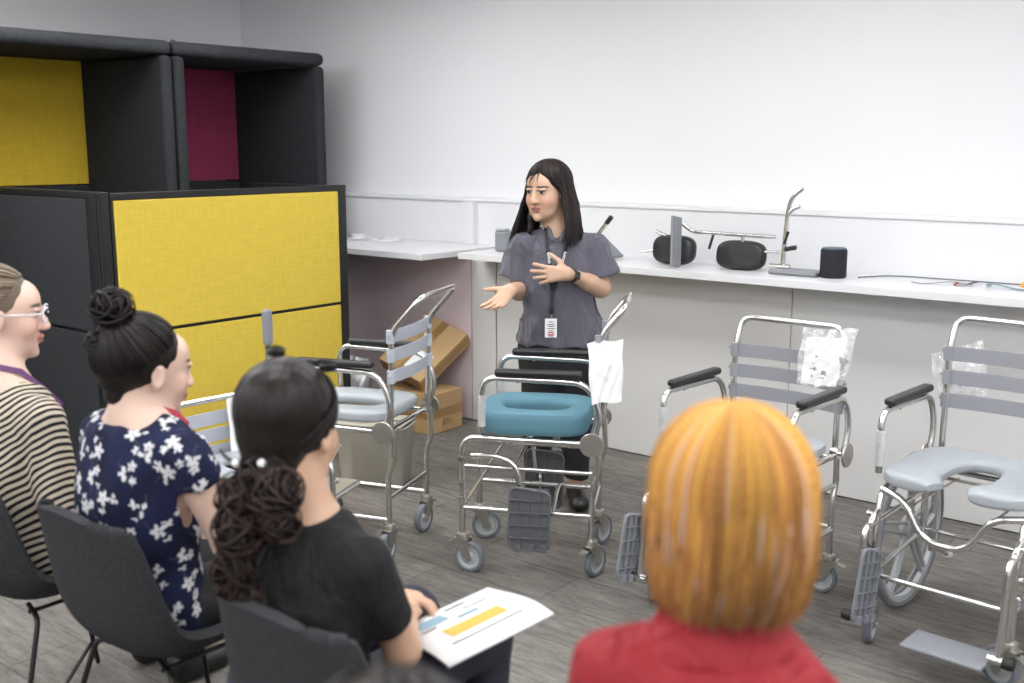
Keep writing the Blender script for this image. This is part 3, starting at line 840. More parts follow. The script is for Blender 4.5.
# ------------------------------------------------------------------ shell chairs of the audience
def shell_chair(label, loc, yaw=0, group='grey fabric shell chairs of the audience', trim=True):
    t = thing('shell_chair', label, 'chair', (loc[0], loc[1], 0), (0, 0, R(yaw)), group)
    prof = [(.27, .425, .20), (.24, .448, .215), (.10, .445, .225), (-.04, .438, .235), (-.13, .45, .24), (-.19, .49, .24), (-.225, .56, .235), (-.245, .66, .225), (-.262, .76, .205), (-.272, .815, .185), (-.274, .83, .17)]
    # resample smoothly
    P = np.array(prof); tt = np.linspace(0, len(P) - 1, 41); Q = np.stack([np.interp(tt, range(len(P)), P[:, i]) for i in range(3)], 1)
    for _ in range(4): Q[1:-1] = (Q[:-2] + 2 * Q[1:-1] + Q[2:]) / 4
    n = 24; vs = []
    for i, (y, z, w) in enumerate(Q):
        a = Q[max(i - 1, 0)]; b = Q[min(i + 1, 40)]; ty, tz = b[0] - a[0], b[1] - a[1]; L = math.hypot(ty, tz); ny, nz = tz / L, -ty / L   # normal towards the sitter
        s_ = i / 40
        for j in range(n + 1):
            u = -1 + 2 * j / n; e = abs(u) ** 3; up = (.05 + .03 * math.sin(PI * min(1, s_ * 1.1))) * e
            wtop = w * (1 - .0 * u)
            vs.append((wtop * u * (1 - .06 * abs(u) ** 6), y + ny * up, z + nz * up - (.05 * abs(u) ** 2.5 if i > 34 else 0) * (i - 34) / 6))
    fs = [(i * (n + 1) + j, i * (n + 1) + j + 1, (i + 1) * (n + 1) + j + 1, (i + 1) * (n + 1) + j) for i in range(40) for j in range(n)]
    o = MB().add(vs, fs).build('shell', M['shell'], t)
    md = o.modifiers.new('thick', 'SOLIDIFY'); md.thickness = .026; md.offset = 0
    b = o.modifiers.new('b', 'BEVEL'); b.width = .009; b.segments = 3; b.limit_method = 'ANGLE'; b.angle_limit = R(50)
    if trim: MB().box((0, .215, .413), (.40, .10, .02)).build('seat_trim', M['wood'], t, .006)
    for sx in (-1, 1):
        MB().tube([(sx * .08, .16, .418), (sx * .17, .17, .41), (sx * .235, .26, .007)], .0075, 10, 0, .03).build('leg', M['rod'], t)
        MB().tube([(sx * .08, -.10, .418), (sx * .17, -.12, .41), (sx * .235, -.24, .007)], .0075, 10, 0, .03).build('leg', M['rod'], t)
    MB().tube([(-.225, -.215, .075), (.225, .235, .075)], .006, 8).build('cross_brace', M['rod'], t)
    MB().tube([(.225, -.215, .083), (-.225, .235, .083)], .006, 8).build('cross_brace', M['rod'], t)
    for sx in (-1, 1): MB().tube([(sx * .12, .17, .414), (sx * .12, -.12, .414)], .006, 8).build('seat_rail', M['rod'], t)
    return t

# ------------------------------------------------------------------ people
def cap_paths(H, crown, rad, n, phis, drop, jit=.004, seed=1, sweep=None, K=16, out=1.0, endscale=1.0, wave=.0, thmax=98):
    """locks that fall from the crown over the skull and then hang; phi 0 = forehead"""
    rg = np.random.RandomState(seed); out_ = []
    for i in range(n):
        ph = rg.uniform(*phis) if len(phis) == 2 else phis[rg.randint(len(phis))]
        d = drop(ph) * rg.uniform(.86, 1.08); lay = 1 + min(.04, abs(rg.normal(0, .02)) - .008); pts = []
        wv = rg.uniform(0, 6.28); aim = R(thmax) * rg.uniform(.9, 1.05)
        for k in range(K):
            u = k / (K - 1); arc = aim * .095; tot = arc + d; sdist = u * tot
            if sdist < arc: th = sdist / arc * aim; z = 0
            else: th = aim; z = sdist - arc
            a = R(ph if sweep is None else sweep(ph, u))
            q = (1 + (out - 1) * min(1, z / .1)) * lay
            e = 1 + (endscale - 1) * (z / max(d, 1e-3)) ** 2
            p = np.array([rad[0] * math.sin(th) * math.sin(a) * q * e, rad[1] * math.sin(th) * math.cos(a) * q * e, rad[2] * math.cos(th)])
            P = H.P(*(p + crown)); P[2] -= z; P[:2] += wave * (z / .1) * np.array([math.sin(9 * u + wv), math.cos(8 * u + wv)])
            pts.append(P)
        out_.append(np.array(pts))
    return out_

def seated(label, loc, yaw, H, k=1.0, arms=None, torsow=1.0, skinc=(.58, .39, .30), top='tee', tops=None, bottoms='pants', sleeve=.5, hh=.0045, topcol=None, neck=.10, lean=0,
           handsp=None, name='person', chest=1.0, sh_slope=0):
    t = thing(name, label, 'person', (loc[0], loc[1], 0), (0, 0, R(yaw)))
    def U(x, y, z): return (x * k, (y + lean * (z - .5)) * k, .45 + (z - .45) * k if z > .45 else z)
    if arms is None: arms = [((.175, -.03, .93), (.215, -.02, .69), (.07, .20, .60)), ((-.175, -.03, .93), (-.215, -.02, .69), (-.07, .20, .60))]
    S = SDF((-.36, -.32, -.01), (.36, .66, H.c[2] + .15 * H.sc), hh)
    arms = [((a[0], a[1], a[2] - .022), b, c) for a, b, c in arms]
    base = U(0, -.03, .97)
    tor = [(.475, 0, -.04, .135, .10), (.55, 0, -.045, .15, .105), (.66, 0, -.05, .13, .10), (.80, 0, -.04, .145, .105), (.90, 0, -.03, .150, .09), (.965, 0, -.03, .10, .065), (1.0, 0, -.03, .055, .05)]
    S.loft([(U(0, 0, z)[2], 0, U(0, y, z)[1], rx * k * torsow, ry * k) for z, x, y, rx, ry in tor], k=.02)
    head_sdf(S, H, base)
    for i, (a, b, c) in enumerate(arms):
        a, b, c = U(*a), U(*b), U(*c)
        S.cone(a, b, .046 * k, .038 * k, .02); S.cone(b, c, .038 * k, .025 * k, .015)
        if handsp: hp = dict(handsp[i])
        else: hp = dict(fd=(-.55 if i == 0 else .55, .8, -.12), up=(.1 if i == 0 else -.1, .2, 1), side=-1 if i == 0 else 1, curls=(15, 25, 20))
        hand(S, c, sc=.95, **hp)
    for sx in (-1, 1):
        S.cone(U(sx * .09, -.03, .555), (sx * .10, .41, .535), .072, .052, .03)
        S.cone((sx * .10, .41, .52), (sx * .10, .40, .10), .052, .034, .02)
        S.cone((sx * .10, .40, .05), (sx * .10, .53, .035), .036, .028, .02)
    sk = skin_cols(H, skinc)
    S.build('body', M['skin'], t, colfn=sk)
    # top
    T = SDF((-.36, -.34, .40), (.36, .35, 1.22 * k), hh)
    g = .014
    T.loft([(U(0, 0, z)[2], 0, U(0, y, z)[1], (rx * k * torsow + g + ex) * chest, ry * k + g + ex) for (z, x, y, rx, ry), ex in zip([(.485, 0, -.04, .145, .10)] + tor[1:5] + [(.955, 0, -.03, .115, .07), (.955 + neck * .35, 0, -.03, .075, .058)], (.0, .006, .008, .006, .004, .006, .004))], k=.015, rnd=.012)
    for (a, b, c) in arms:
        a, b, c = U(*a), U(*b), U(*c)
        A = np.array(a); B = np.array(b); E_ = A + (B - A) * sleeve
        T.cone(np.array(U(.03 * np.sign(a[0]), -.03, .955)), A + np.array((-.01 * np.sign(a[0]), 0, .006)), .040 * k, .044 * k, .035)
        T.cone(A, E_, .050 * k, .054 * k, .03)
        if sleeve < 1: 
            d = (B - A) / np.linalg.norm(B - A); T.cone(E_ + d * .05, E_ + d * .10, .06 * k, .07 * k, .004, 's')
        if tops == 'long': T.cone(B, np.array(c), .046 * k, .034 * k, .02)
    T.disp(creases(.006, 24, 2, 1.1)); T.disp(folds(.0018, 46))
    cb = topcol if callable(topcol) else None
    tp = T.build('top', M[top], t, colfn=cb, col=None if cb else (.1, .1, .1))
    # trousers
    Q = SDF((-.30, -.32, .02), (.30, .56, .66), max(hh, .006))
    Q.loft([(.464, 0, -.035, .155, .11), (.62, 0, -.045, .16, .115)], k=.02)
    for sx in (-1, 1):
        Q.cone((sx * .095, -.05, .552), (sx * .105, .41, .54), .085, .066, .03); Q.cone((sx * .105, .415, .53), (sx * .10, .41, .12), .068, .052, .02)
    Q.disp(folds(.003, 30, .5, .8))
    Q.build('trousers', M[bottoms], t)
    for sx in (-1, 1):
        F_ = SDF((sx * .10 - .06, .32, -.005), (sx * .10 + .06, .62, .12), .006)
        F_.cone((sx * .10, .39, .045), (sx * .10, .54, .035), .042, .036, .02); F_.ell((sx * .10, .40, .07), (.042, .05, .045), k=.02); F_.ell((sx * .1, .46, -.05), (.3, .3, .05), k=.002, op='s')
        F_.build('shoe', M['shoe'], t)
    return t

def sdf_hair(par, H, ears=True, m='hair', col=(.012, .009, .008), h=.004, pad=.16, window=True, extra=None):
    S = SDF(H.c - pad - np.array((0, 0, .12)), H.c + pad, h)
    k = H.sc
    S.ell(H.P(0, -.024, .036), np.array((.0795, .0975, .0865)) * k, k=.0, Rm=H.Rm)
    if window:
        S.ell(H.P(0, .115, -.055), np.array((.078, .095, .105)) * k, k=.012, op='s', Rm=H.Rm)
        S.ell(H.P(0, .06, -.11), np.array((.12, .10, .08)) * k, k=.012, op='s', Rm=H.Rm)
        for sx in (-1, 1) if ears else (): S.ell(H.P(sx * .085, .002, -.012), np.array((.03, .019, .031)) * k, k=.004, op='s', Rm=H.Rm)
    if extra: S.cone(H.P(0, -.050, -.02), H.P(0, -.052, extra), .060 * k, .038 * k, .02)
    S.disp(lambda X, Y, Z: .0012 * np.sin(260 * X + 40 * Z) * np.sin(180 * Y + 60 * X))
    return S.build('hair', M[m], par, col=col)

def hcol(rg, base, v=.35):
    return np.array(base) * (1 + rg.uniform(-v, v))

def text(body, loc, size, rot, m, par, nm='lettering'):
    c = bpy.data.curves.new(nm, 'FONT'); c.body = body; c.size = size; c.align_x = 'CENTER'; c.align_y = 'CENTER'; c.extrude = .0003; c.offset = .0006
    tmp = bpy.data.objects.new(nm, c); C.objects.link(tmp); bpy.context.view_layer.update()
    me = bpy.data.meshes.new_from_object(tmp.evaluated_get(bpy.context.evaluated_depsgraph_get())); bpy.data.objects.remove(tmp)
    me.materials.clear(); me.materials.append(M[m]); o = bpy.data.objects.new(nm, me); C.objects.link(o); o.parent = par; o.location = loc; o.rotation_euler = rot; return o

# ---- the presenter (local frame: x to her left, y behind her, she faces -y)
pr = thing('person', 'standing woman with long dark hair in a slate blue blouse talking with open hands', 'person', (-2.93, 3.95, 0), (0, 0, R(39.02)))
def presenter():
    H = Head((-.052, -.02, 1.448), yaw=146, pitch=-3, sc=1.13)
    S = SDF((-.42, -.42, -.01), (.33, .22, 1.62), .0038)
    S.loft([(.74, 0, 0, .15, .105), (.86, 0, 0, .16, .11), (.98, 0, 0, .135, .095), (1.12, 0, 0, .145, .10), (1.20, 0, 0, .14, .085), (1.26, 0, 0, .09, .06), (1.30, 0, -.005, .05, .045)], k=.02)
    head_sdf(S, H, (-.005, -.005, 1.27), face=1.06, jaw=1.15)
    # arms
    S.cone((.155, 0, 1.205), (.195, -.015, 1.015), .048, .042, .02); S.cone((.195, -.015, 1.015), (.035, -.205, 1.098), .043, .026, .02)
    S.cone((.19, -.03, 1.012), (.13, -.10, 1.045), .043, .038, .02)
    hand(S, (.035, -.207, 1.098), (-1, .0, -.02), (0, -1, .12), 1, curls=(6, 10, 8), spread=10, sc=.98, thumb=(62, 40), fcurl=((0, 4, 4), (4, 8, 6), (6, 12, 8), (10, 14, 8)))
    S.cone((-.165, 0, 1.20), (-.178, -.03, 1.0), .048, .042, .02); S.cone((-.178, -.03, 1.0), (-.215, -.215, 1.03), .043, .026, .02)
    hand(S, (-.215, -.215, 1.03), (-.60, -.45, -.60), (.1, .75, -.62), -1, curls=(14, 16, 12), spread=10, sc=.98, thumb=(55, 40), fcurl=((4, 8, 8), (12, 14, 10), (20, 18, 12), (28, 20, 12)))
    for x, y, kx in ((-.07, .03, -.08), (.085, -.03, .09)):
        S.cone((x, 0, .80), (kx, 0, .45), .085, .055, .03); S.cone((kx, 0, .45), (kx, y, .09), .052, .036, .02)
        S.cone((kx, y + .02, .05), (kx + (.01 if x > 0 else -.05), y - .13, .04), .036, .030, .02)
    S.build('body', M['skin'], pr, colfn=skin_cols(H, (.56, .36, .25), (.43, .17, .15)))
    # blouse
    T = SDF((-.34, -.24, .70), (.34, .24, 1.36), .0042)
    T.loft([(.755, .01, 0, .205, .145), (.85, .01, 0, .20, .142), (.98, .0, 0, .188, .135), (1.10, 0, 0, .178, .128), (1.19, 0, 0, .17, .105), (1.24, 0, 0, .135, .08), (1.275, 0, 0, .085, .062), (1.30, -.004, -.004, .058, .052)], k=.01, rnd=.008)
    for s, e in ((1, (.208, -.01, 1.08)), (-1, (-.212, -.015, 1.06))):
        T.cone((s * .12, 0, 1.21), (s * .165, 0, 1.195), .055, .062, .03); T.cone((s * .165, 0, 1.195), e, .060, .074, .03)
        E0 = np.array(e); d = np.array((s * .25, -.02, -.97)); T.cone(E0 + d * .062, E0 + d * .14, .085, .1, .004, 's')
    T.ell((-.012, -.075, 1.30), (.024, .05, .055), k=.006, op='s')
    T.ell((0, 0, .715), (.19, .13, .05), k=.01, op='s')
    # collar leaves
    T.cone((-.045, -.045, 1.292), (-.03, -.093, 1.235), .012, .010, .006); T.cone((.035, -.045, 1.292), (.012, -.095, 1.235), .012, .010, .006)
    T.cone((-.05, -.02, 1.30), (-.045, -.045, 1.292), .014, .012, .006); T.cone((.045, -.01, 1.30), (.035, -.045, 1.292), .014, .012, .006)
    T.disp(creases(.011, 17, 3)); T.disp(creases(.006, 31, 5, -.6)); T.disp(wob(.006, 14, 9, 11)); T.disp(lambda X, Y, Z: .012 * (np.abs(np.sin(24 * X + 2.2 * np.sin(4 * Z))) ** .8 - .6) * np.clip((1.10 - Z) * 4, 0, 1) * np.clip((.215 - np.abs(X)) * 12, 0, 1))
    T.build('blouse', M['shirt'], pr)
    def front(x, z):
        i = int(round((x - T.lo[0]) / T.h)); kz = int(round((z - T.lo[2]) / T.h)); col = T.F[i, :, kz]; j = np.argmax(col < 0); return T.lo[1] + j * T.h
    # trousers
    Q = SDF((-.30, -.2, .05), (.30, .2, .92), .006)
    Q.loft([(.60, 0, 0, .17, .12), (.70, 0, 0, .18, .125), (.90, 0, 0, .165, .118)], k=.02)
    Q.cone((-.08, 0, .72), (-.085, .01, .42), .098, .080, .03); Q.cone((-.085, .01, .42), (-.09, .035, .13), .080, .060, .02)
    Q.cone((.085, 0, .72), (.085, -.01, .42), .098, .080, .03); Q.cone((.085, -.01, .42), (.09, -.03, .13), .080, .060, .02)
    Q.ell((0, 0, .08), (.3, .3, .035), k=.004, op='s'); Q.disp(folds(.003, 34))
    Q.build('trousers', M['pants'], pr)
    for kx, y, dx in ((-.09, .03, -.05), (.09, -.03, .01)):
        F_ = SDF((kx - .12, y - .24, -.004), (kx + .10, y + .10, .12), .005)
        F_.cone((kx, y + .02, .045), (kx + dx, y - .14, .035), .045, .040, .02); F_.ell((kx + dx * 1.0, y - .15, .035), (.046, .055, .03), k=.02); F_.ell((kx, y + .01, .12), (.034, .045, .055), k=.01, op='s'); F_.ell((kx, y, -.15), (.5, .5, .15), k=.002, op='s')
        F_.build('shoe', M['shoe'], pr)
    # hair
    def curt(S):
        S.path([H.P(-.078, -.01, .03), H.P(-.088, -.02, -.05), (.050, -.02, 1.33), (.065, -.045, 1.27)], (.010, .016, .018, .012), .02)
        S.path([H.P(.078, -.01, .03), H.P(.088, -.02, -.05), (-.120, -.02, 1.33), (-.130, -.045, 1.27)], (.010, .014, .018, .012), .02)
        S.path([H.P(0, -.07, .02), H.P(0, -.09, -.08), (0, .08, 1.28)], (.06, .065, .05), .03)
    K = SDF((-.26, -.22, 1.12), (.20, .20, 1.64), .0042)
    K.ell(H.P(0, -.024, .036), np.array((.082, .100, .090)) * H.sc, k=0, Rm=H.Rm)
    K.ell(H.P(0, .115, -.062), np.array((.066, .085, .092)) * H.sc, k=.01, op='s', Rm=H.Rm)
    K.ell(H.P(0, .07, -.12), np.array((.085, .10, .08)) * H.sc, k=.01, op='s', Rm=H.Rm)
    curt(K); K.ell(H.P(0, .135, -.06), np.array((.064, .085, .10)) * H.sc, k=.01, op='s', Rm=H.Rm)
    K.disp(lambda X, Y, Z: .0016 * np.sin(300 * X + 20 * Z) * np.sin(210 * Y + 15 * Z))
    K.build('hair', M['hair'], pr, col=(.008, .006, .006))
    rg = np.random.RandomState(5)
    def sweep(ph, u):
        s = 1 if ph > -9 else -1
        tgt = 68 if s > 0 else -66
        if abs(ph) >= 68: return ph
        w = min(1, max(0, (u - .20) / .28)); w = w * w * (3 - 2 * w); return ph * (1 - w) + (tgt + ph * .12) * w
    ps = []
    for i, q in enumerate(cap_paths(H, np.array((0, -.022, .036)), (.085, .103, .093), 900, (-150, 150), lambda p: .245, seed=3, sweep=sweep, K=22, out=1.2, wave=.0035, endscale=1.1)): ps.append(q)
    for q in ps:   # drape outwards over the front of the shoulders
        z = np.clip((1.42 - q[:, 2]) / .2, 0, 1)
        side = np.sign(q[:, 0] + .05); q[:, 0] += side * .030 * z - .016 * z; q[:, 1] -= .035 * z
    strands('hair', ps, .0042, M['hair'], pr, [hcol(rg, (.016, .011, .010) if rg.rand() > .12 else (.035, .024, .020), .4) for _ in ps])
    # wisps on the forehead
    ws = []
    for i in range(14):
        a = rg.uniform(-.03, .04); p0 = H.P(-.01 + a * .3, .055, .112); p1 = H.P(a, .098, .07); p2 = H.P(a * 1.3 + rg.uniform(-.01, .01), .104, .036 + rg.uniform(-.01, .02)); ws.append(np.array([p0 * (1 - u) ** 2 + 2 * p1 * u * (1 - u) + p2 * u * u for u in np.linspace(0, 1, 8)]))
    strands('hair', ws, .0014, M['hair'], pr, [(.015, .01, .01)] * len(ws))
    # lanyard, badge
    def on(x, z, off=.004): return (x, front(x, z) - off, z)
    pts1 = [(-.060, -.02, 1.300), (-.058, -.062, 1.28)] + [on(-.056 + (.026) * u, 1.255 - .245 * u) for u in np.linspace(0, 1, 9)]
    pts2 = [(.05, -.01, 1.302), (.050, -.055, 1.282)] + [on(.048 - (.074) * u, 1.255 - .245 * u) for u in np.linspace(0, 1, 9)]
    lb = MB()
    for P_ in (pts1, pts2, [on(-.029, 1.012, .007), on(-.032, .955, .012), on(-.036, .915, .012)]):
        vs = []; 
        for i, p in enumerate(P_):
            a = Vector(P_[max(i - 1, 0)]); b = Vector(P_[min(i + 1, len(P_) - 1)]); T_ = (b - a).normalized(); W = T_.cross(Vector((0, -1, 0))).normalized() * .0085; N_ = Vector((0, -.0012, 0))
            p = Vector(p); vs += [p - W - N_, p + W - N_, p + W + N_, p - W + N_]
        lb.add(vs, [(i * 4 + a, i * 4 + (a + 1) % 4, i * 4 + 4 + (a + 1) % 4, i * 4 + 4 + a) for i in range(len(P_) - 1) for a in range(4)], 0, False)
    lan = lb.build('lanyard', M['lan'], pr)
    x, y, z = on(-.0435, 1.150, .0085); text('unicorn', (x, y, z), .022, (R(90), R(-96 + 180), 0), 'paper', lan)
    x, y, z = on(.017, 1.155, .0085); text('unicorn', (x, y, z), .022, (R(90), R(-74), 0), 'paper', lan)
    bx, by, bz = on(-.036, .845, .014)
    bd = MB().box((bx, by, bz + .002), (.054, .003, .086)).build('badge', M['paper'], lan, .001)
    dt = MB()
    for zz, w, mi in ((.030, .02, 0), (.018, .032, 0), (.010, .026, 0), (.0, .034, 0), (-.010, .018, 0), (-.018, .026, 1), (-.028, .030, 1), (-.034, .02, 0)): dt.box((bx, by - .0022, bz + zz), (w, .0008, .003 if mi == 0 else .006), mi)
    dt.build('badge_print', [M['ink'], M['pinkp']], bd)
    MB().tube([(bx + .002, by, bz + .047), (bx + .002, by, bz + .062)], .005, 10).build('badge_clip', M['chrome'], lan)
    MB().lathe([(0, -.004), (.012, -.004), (.013, 0), (.012, .004), (0, .004)], (bx + .002, by, bz + .078), 'y', 20).build('badge_reel', M['rubber'], lan)
    # smart watch
    w0 = np.array((.052, -.187, 1.089)); ax = Vector((.62, .74, -.30)).normalized(); Rq = ax.to_track_quat('Y', 'Z').to_matrix()
    wt = MB(); wt.lathe([(.0295, -.010), (.0315, -.010), (.0315, .010), (.0295, .010)], w0, 'y', 32, 0, True, Rq)
    w1 = wt.build('watch', M['rubber'], pr)
    f = Vector((-.5, -.8, .3)); f = (f - ax * f.dot(ax)).normalized(); Rm = Matrix((ax, f.cross(ax), f)).transposed()
    wf = MB().box((0, 0, 0), (.030, .034, .010)).build('watch_face', M['rubber'], w1, .004, 3); wf.matrix_local = Matrix.Translation(Vector(w0) + f * .034) @ Rm.to_4x4()
presenter()

# ---- seated audience
def cap_skull(H, n, target, cols, par, seed=1, side=True, r=.0034, lift=1.0, phis=(-180, 180)):
    """sleek hair combed from the hairline back to one gathering point (head-local target)"""
    rg = np.random.RandomState(seed); ps = []; cs = []
    rad = np.array((.0815, .0995, .0885)) * lift; c0 = np.array((0, -.024, .036)); tg = (np.array(target) - c0) / rad; tg = tg / np.linalg.norm(tg)
    for i in range(n):
        a = rg.uniform(-PI, PI)
        # hairline: forehead high, temples, behind ears, nape
        el = np.interp(abs(math.degrees(a)), (0, 40, 62, 80, 100, 125, 180), (44, 40, 14, 2, -14, -42, -50)) + rg.uniform(-2, 3); e = R(el)
        s = np.array((math.sin(a) * math.cos(e), math.cos(a) * math.cos(e), math.sin(e)))
        if rg.rand() < .35:   # also start inside the cap
            w = rg.uniform(0, .8); s = s * (1 - w) + tg * w; s /= np.linalg.norm(s)
        om = math.acos(np.clip(s @ tg, -1, 1)); lay = 1 + rg.uniform(-.012, .02); pts = []
        for k in range(14):
            u = k / 13; v = (math.sin((1 - u) * om) * s + math.sin(u * om) * tg) / max(math.sin(om), 1e-3)
            pts.append(H.P(*(c0 + v * rad * (lay + .03 * math.sin(PI * u)))))
        ps.append(np.array(pts)); cs.append(hcol(rg, cols[rg.randint(len(cols))], .3))
    return strands('hair', ps, r, M['hair'], par, cs)

def curls(par, blobs, cols, seed=1, n=60, r=.004):
    """loose curly locks inside ellipsoid blobs: (centre, radii)"""
    rg = np.random.RandomState(seed); ps = []; cs = []
    for (c, rd) in blobs:
        for i in range(n):
            a = rg.uniform(0, 6.28); ph = rg.uniform(0, 6.28); tw = rg.uniform(1.2, 3.5) * rg.choice((-1, 1)); q = rg.uniform(.55, 1.12); ax = rg.normal(size=3); ax /= np.linalg.norm(ax)
            u = np.linspace(0, 1, 16); e1 = np.cross(ax, (.3, .5, .8)); e1 /= np.linalg.norm(e1); e2 = np.cross(ax, e1)
            th = ph + tw * u * 1.6; la = (a / 6.28 - .5) * 2 + .25 * np.sin(5 * u + a)
            la = np.clip(la, -.95, .95); cc = np.sqrt(1 - la ** 2)
            P = (np.outer(cc * np.cos(th), e1) + np.outer(cc * np.sin(th), e2) + np.outer(la, ax)) * q
            ps.append(np.array(c) + P * np.array(rd)); cs.append(hcol(rg, cols[rg.randint(len(cols))], .35))
    return strands('hair', ps, r, M['hair'], par, cs)

def loopstrap(par, name, m, pts, w=.008):
    lb = MB(); vs = []; c = sum((Vector(p) for p in pts), Vector()) / len(pts)
    for i, p in enumerate(pts):
        a = Vector(pts[max(i - 1, 0)]); b = Vector(pts[min(i + 1, len(pts) - 1)]); T_ = (b - a).normalized(); o = (Vector(p) - c); o = (o - T_ * o.dot(T_)).normalized(); W = T_.cross(o).normalized() * w; o *= .0015
        p = Vector(p); vs += [p - W - o, p + W - o, p + W + o, p - W + o]
    lb.add(vs, [(i * 4 + a, i * 4 + (a + 1) % 4, i * 4 + 4 + (a + 1) % 4, i * 4 + 4 + a) for i in range(len(pts) - 1) for a in range(4)], 0)
    return lb.build(name, M[m], par)

# viewer in the floral blouse, dark hair in a bun
DK = [(.012, .009, .009), (.022, .015, .014), (.008, .007, .008)]
def floral(V):
    rg = np.random.RandomState(11); c = np.tile(np.array((.010, .013, .040)), (len(V), 1))
    c *= (1 + .25 * np.sin(V[:, 2] * 31 + 4 * np.sin(V[:, 0] * 17)))[:, None]
    anch = []
    order = rg.permutation(len(V))
    for i in order:
        p = V[i]
        if all(np.linalg.norm(p - a) > .062 for a in anch): anch.append(p)
        if len(anch) > 150: break
    for p in anch:
        near = np.where(np.linalg.norm(V - p, axis=1) < .055)[0]
        if len(near) < 12: continue
        Q = V[near] - p; w, vec = np.linalg.eigh(Q.T @ Q); t1, t2 = vec[:, 2], vec[:, 1]; X, Y = Q @ t1, Q @ t2
        m = np.zeros(len(near), bool); 
        for fx, fy, sc in ((0, 0, 1.0), (.024 * rg.uniform(.7, 1.2), .012, .7), (-.012, .026 * rg.uniform(.7, 1.2), .55)):
            a0 = rg.uniform(0, 6.28)
            for k in range(5):
                if rg.rand() < .18: continue
                a = a0 + k * 1.2566; cx, cy = fx + .0105 * sc * math.cos(a), fy + .0105 * sc * math.sin(a)
                dx, dy = X - cx, Y - cy; r1 = dx * math.cos(a) + dy * math.sin(a); r2 = -dx * math.sin(a) + dy * math.cos(a)
                m |= (r1 / (.0085 * sc)) ** 2 + (r2 / (.0052 * sc)) ** 2 < 1
        c[near[m]] = (.62, .62, .64)
        a = rg.uniform(0, 6.28); dx = X * math.cos(a) + Y * math.sin(a); dy = -X * math.sin(a) + Y * math.cos(a)
        c[near[(np.abs(dy + .012 * np.sin(60 * dx)) < .0016) & (np.abs(dx) < .035) & ~m]] = (.05, .05, .08)
    return c
HB = Head((-.005, .0, 1.122), yaw=-8, pitch=-8, sc=1.08)
pB = seated('seated woman with dark hair in a high bun and a navy blouse with white flowers', (-2.28, 1.42), 0, HB, 1.08, skinc=(.62, .43, .345), top='cloth', topcol=floral, sleeve=.22, hh=.004, neck=.02, torsow=1.05,
            arms=[((.165, -.02, .925), (.205, .05, .70), (.07, .24, .60)), ((-.165, -.02, .925), (-.205, .05, .70), (-.07, .24, .60))])
sdf_hair(pB, HB, extra=-.050)
cap_skull(HB, 420, (0, -.085, .115), DK, pB, 2)
bun = HB.P(0, -.085, .135)
curls(pB, [(bun, (.050, .050, .046)), (HB.P(0, -.112, .055), (.03, .025, .03))], DK, 4, 90, .0042)
loopstrap(pB, 'lanyard', 'lanr', [(.075, .055, .985), (.072, .025, 1.020), (.056, -.035, 1.048), (.02, -.082, 1.056), (-.02, -.082, 1.056), (-.056, -.035, 1.048), (-.072, .025, 1.020), (-.075, .055, .985)], .007)

# viewer with the low curly ponytail, booklet on her lap
HC = Head((-.032, -.025, 1.110), yaw=14, pitch=-8, sc=1.14)
pC = seated('seated woman with dark hair tied low with beaded elastics in a black T-shirt', (-1.59, 1.34), 4, HC, .94, skinc=(.54, .34, .23), top='tee', sleeve=.60, hh=.004, bottoms='navyp', neck=.06, torsow=1.02,
            arms=[((.165, -.02, .915), (.185, .06, .685), (.03, .255, .655)), ((-.175, -.02, .925), (-.21, .06, .69), (-.075, .29, .66))],
            handsp=[dict(fd=(-.75, .62, -.10), up=(.15, .25, .95), side=-1, curls=(22, 30, 22)), dict(fd=(.85, .50, -.05), up=(-.1, .25, .95), side=1, curls=(24, 30, 22))])
sdf_hair(pC, HC, extra=-.092)
cap_skull(HC, 620, (0, -.085, -.055), DK, pC, 6, lift=1.01)
nb = HC.P(0, -.10, -.07)
curls(pC, [(nb + (.01, .012, -.01), (.062, .05, .05)), (nb + (.03, .0, -.05), (.055, .04, .045)), (nb + (-.02, -.015, -.04), (.055, .042, .045)), (nb + (.055, .005, -.02), (.045, .045, .045)), (nb + (.06, .0, -.075), (.04, .035, .04)), (nb + (-.015, -.03, -.10), (.056, .042, .055)), (nb + (-.02, -.045, -.18), (.05, .035, .055)), (nb + (.01, -.04, -.23), (.035, .026, .04))], [(.022, .013, .011), (.04, .024, .02), (.015, .010, .010)], 9, 80, .0042)
for a, b in (((-.07, -.098, -.035), (-.03, -.112, -.05)), ((.02, -.113, -.045), (.055, -.095, -.06))):
    A, B = HC.P(*a), HC.P(*b)
    MB().tube([A, (A + B) / 2 + (0, -.006, 0), B], .0035, 8).build('hair_elastic', M['rubber'], pC)
    bd = MB(); bd.lathe([(.0085 * math.sin(PI * k / 8), -.0085 * math.cos(PI * k / 8)) for k in range(9)], B if a[0] < 0 else A, 'z', 14); bd.build('bead', M['pearl'], pC)
for a in ((-.03, -.01, .128), (.055, .02, .108)):
    curls(pC, [(HC.P(*a), (.026, .016, .010))], [(.006, .006, .006)], 3, 14, .004)

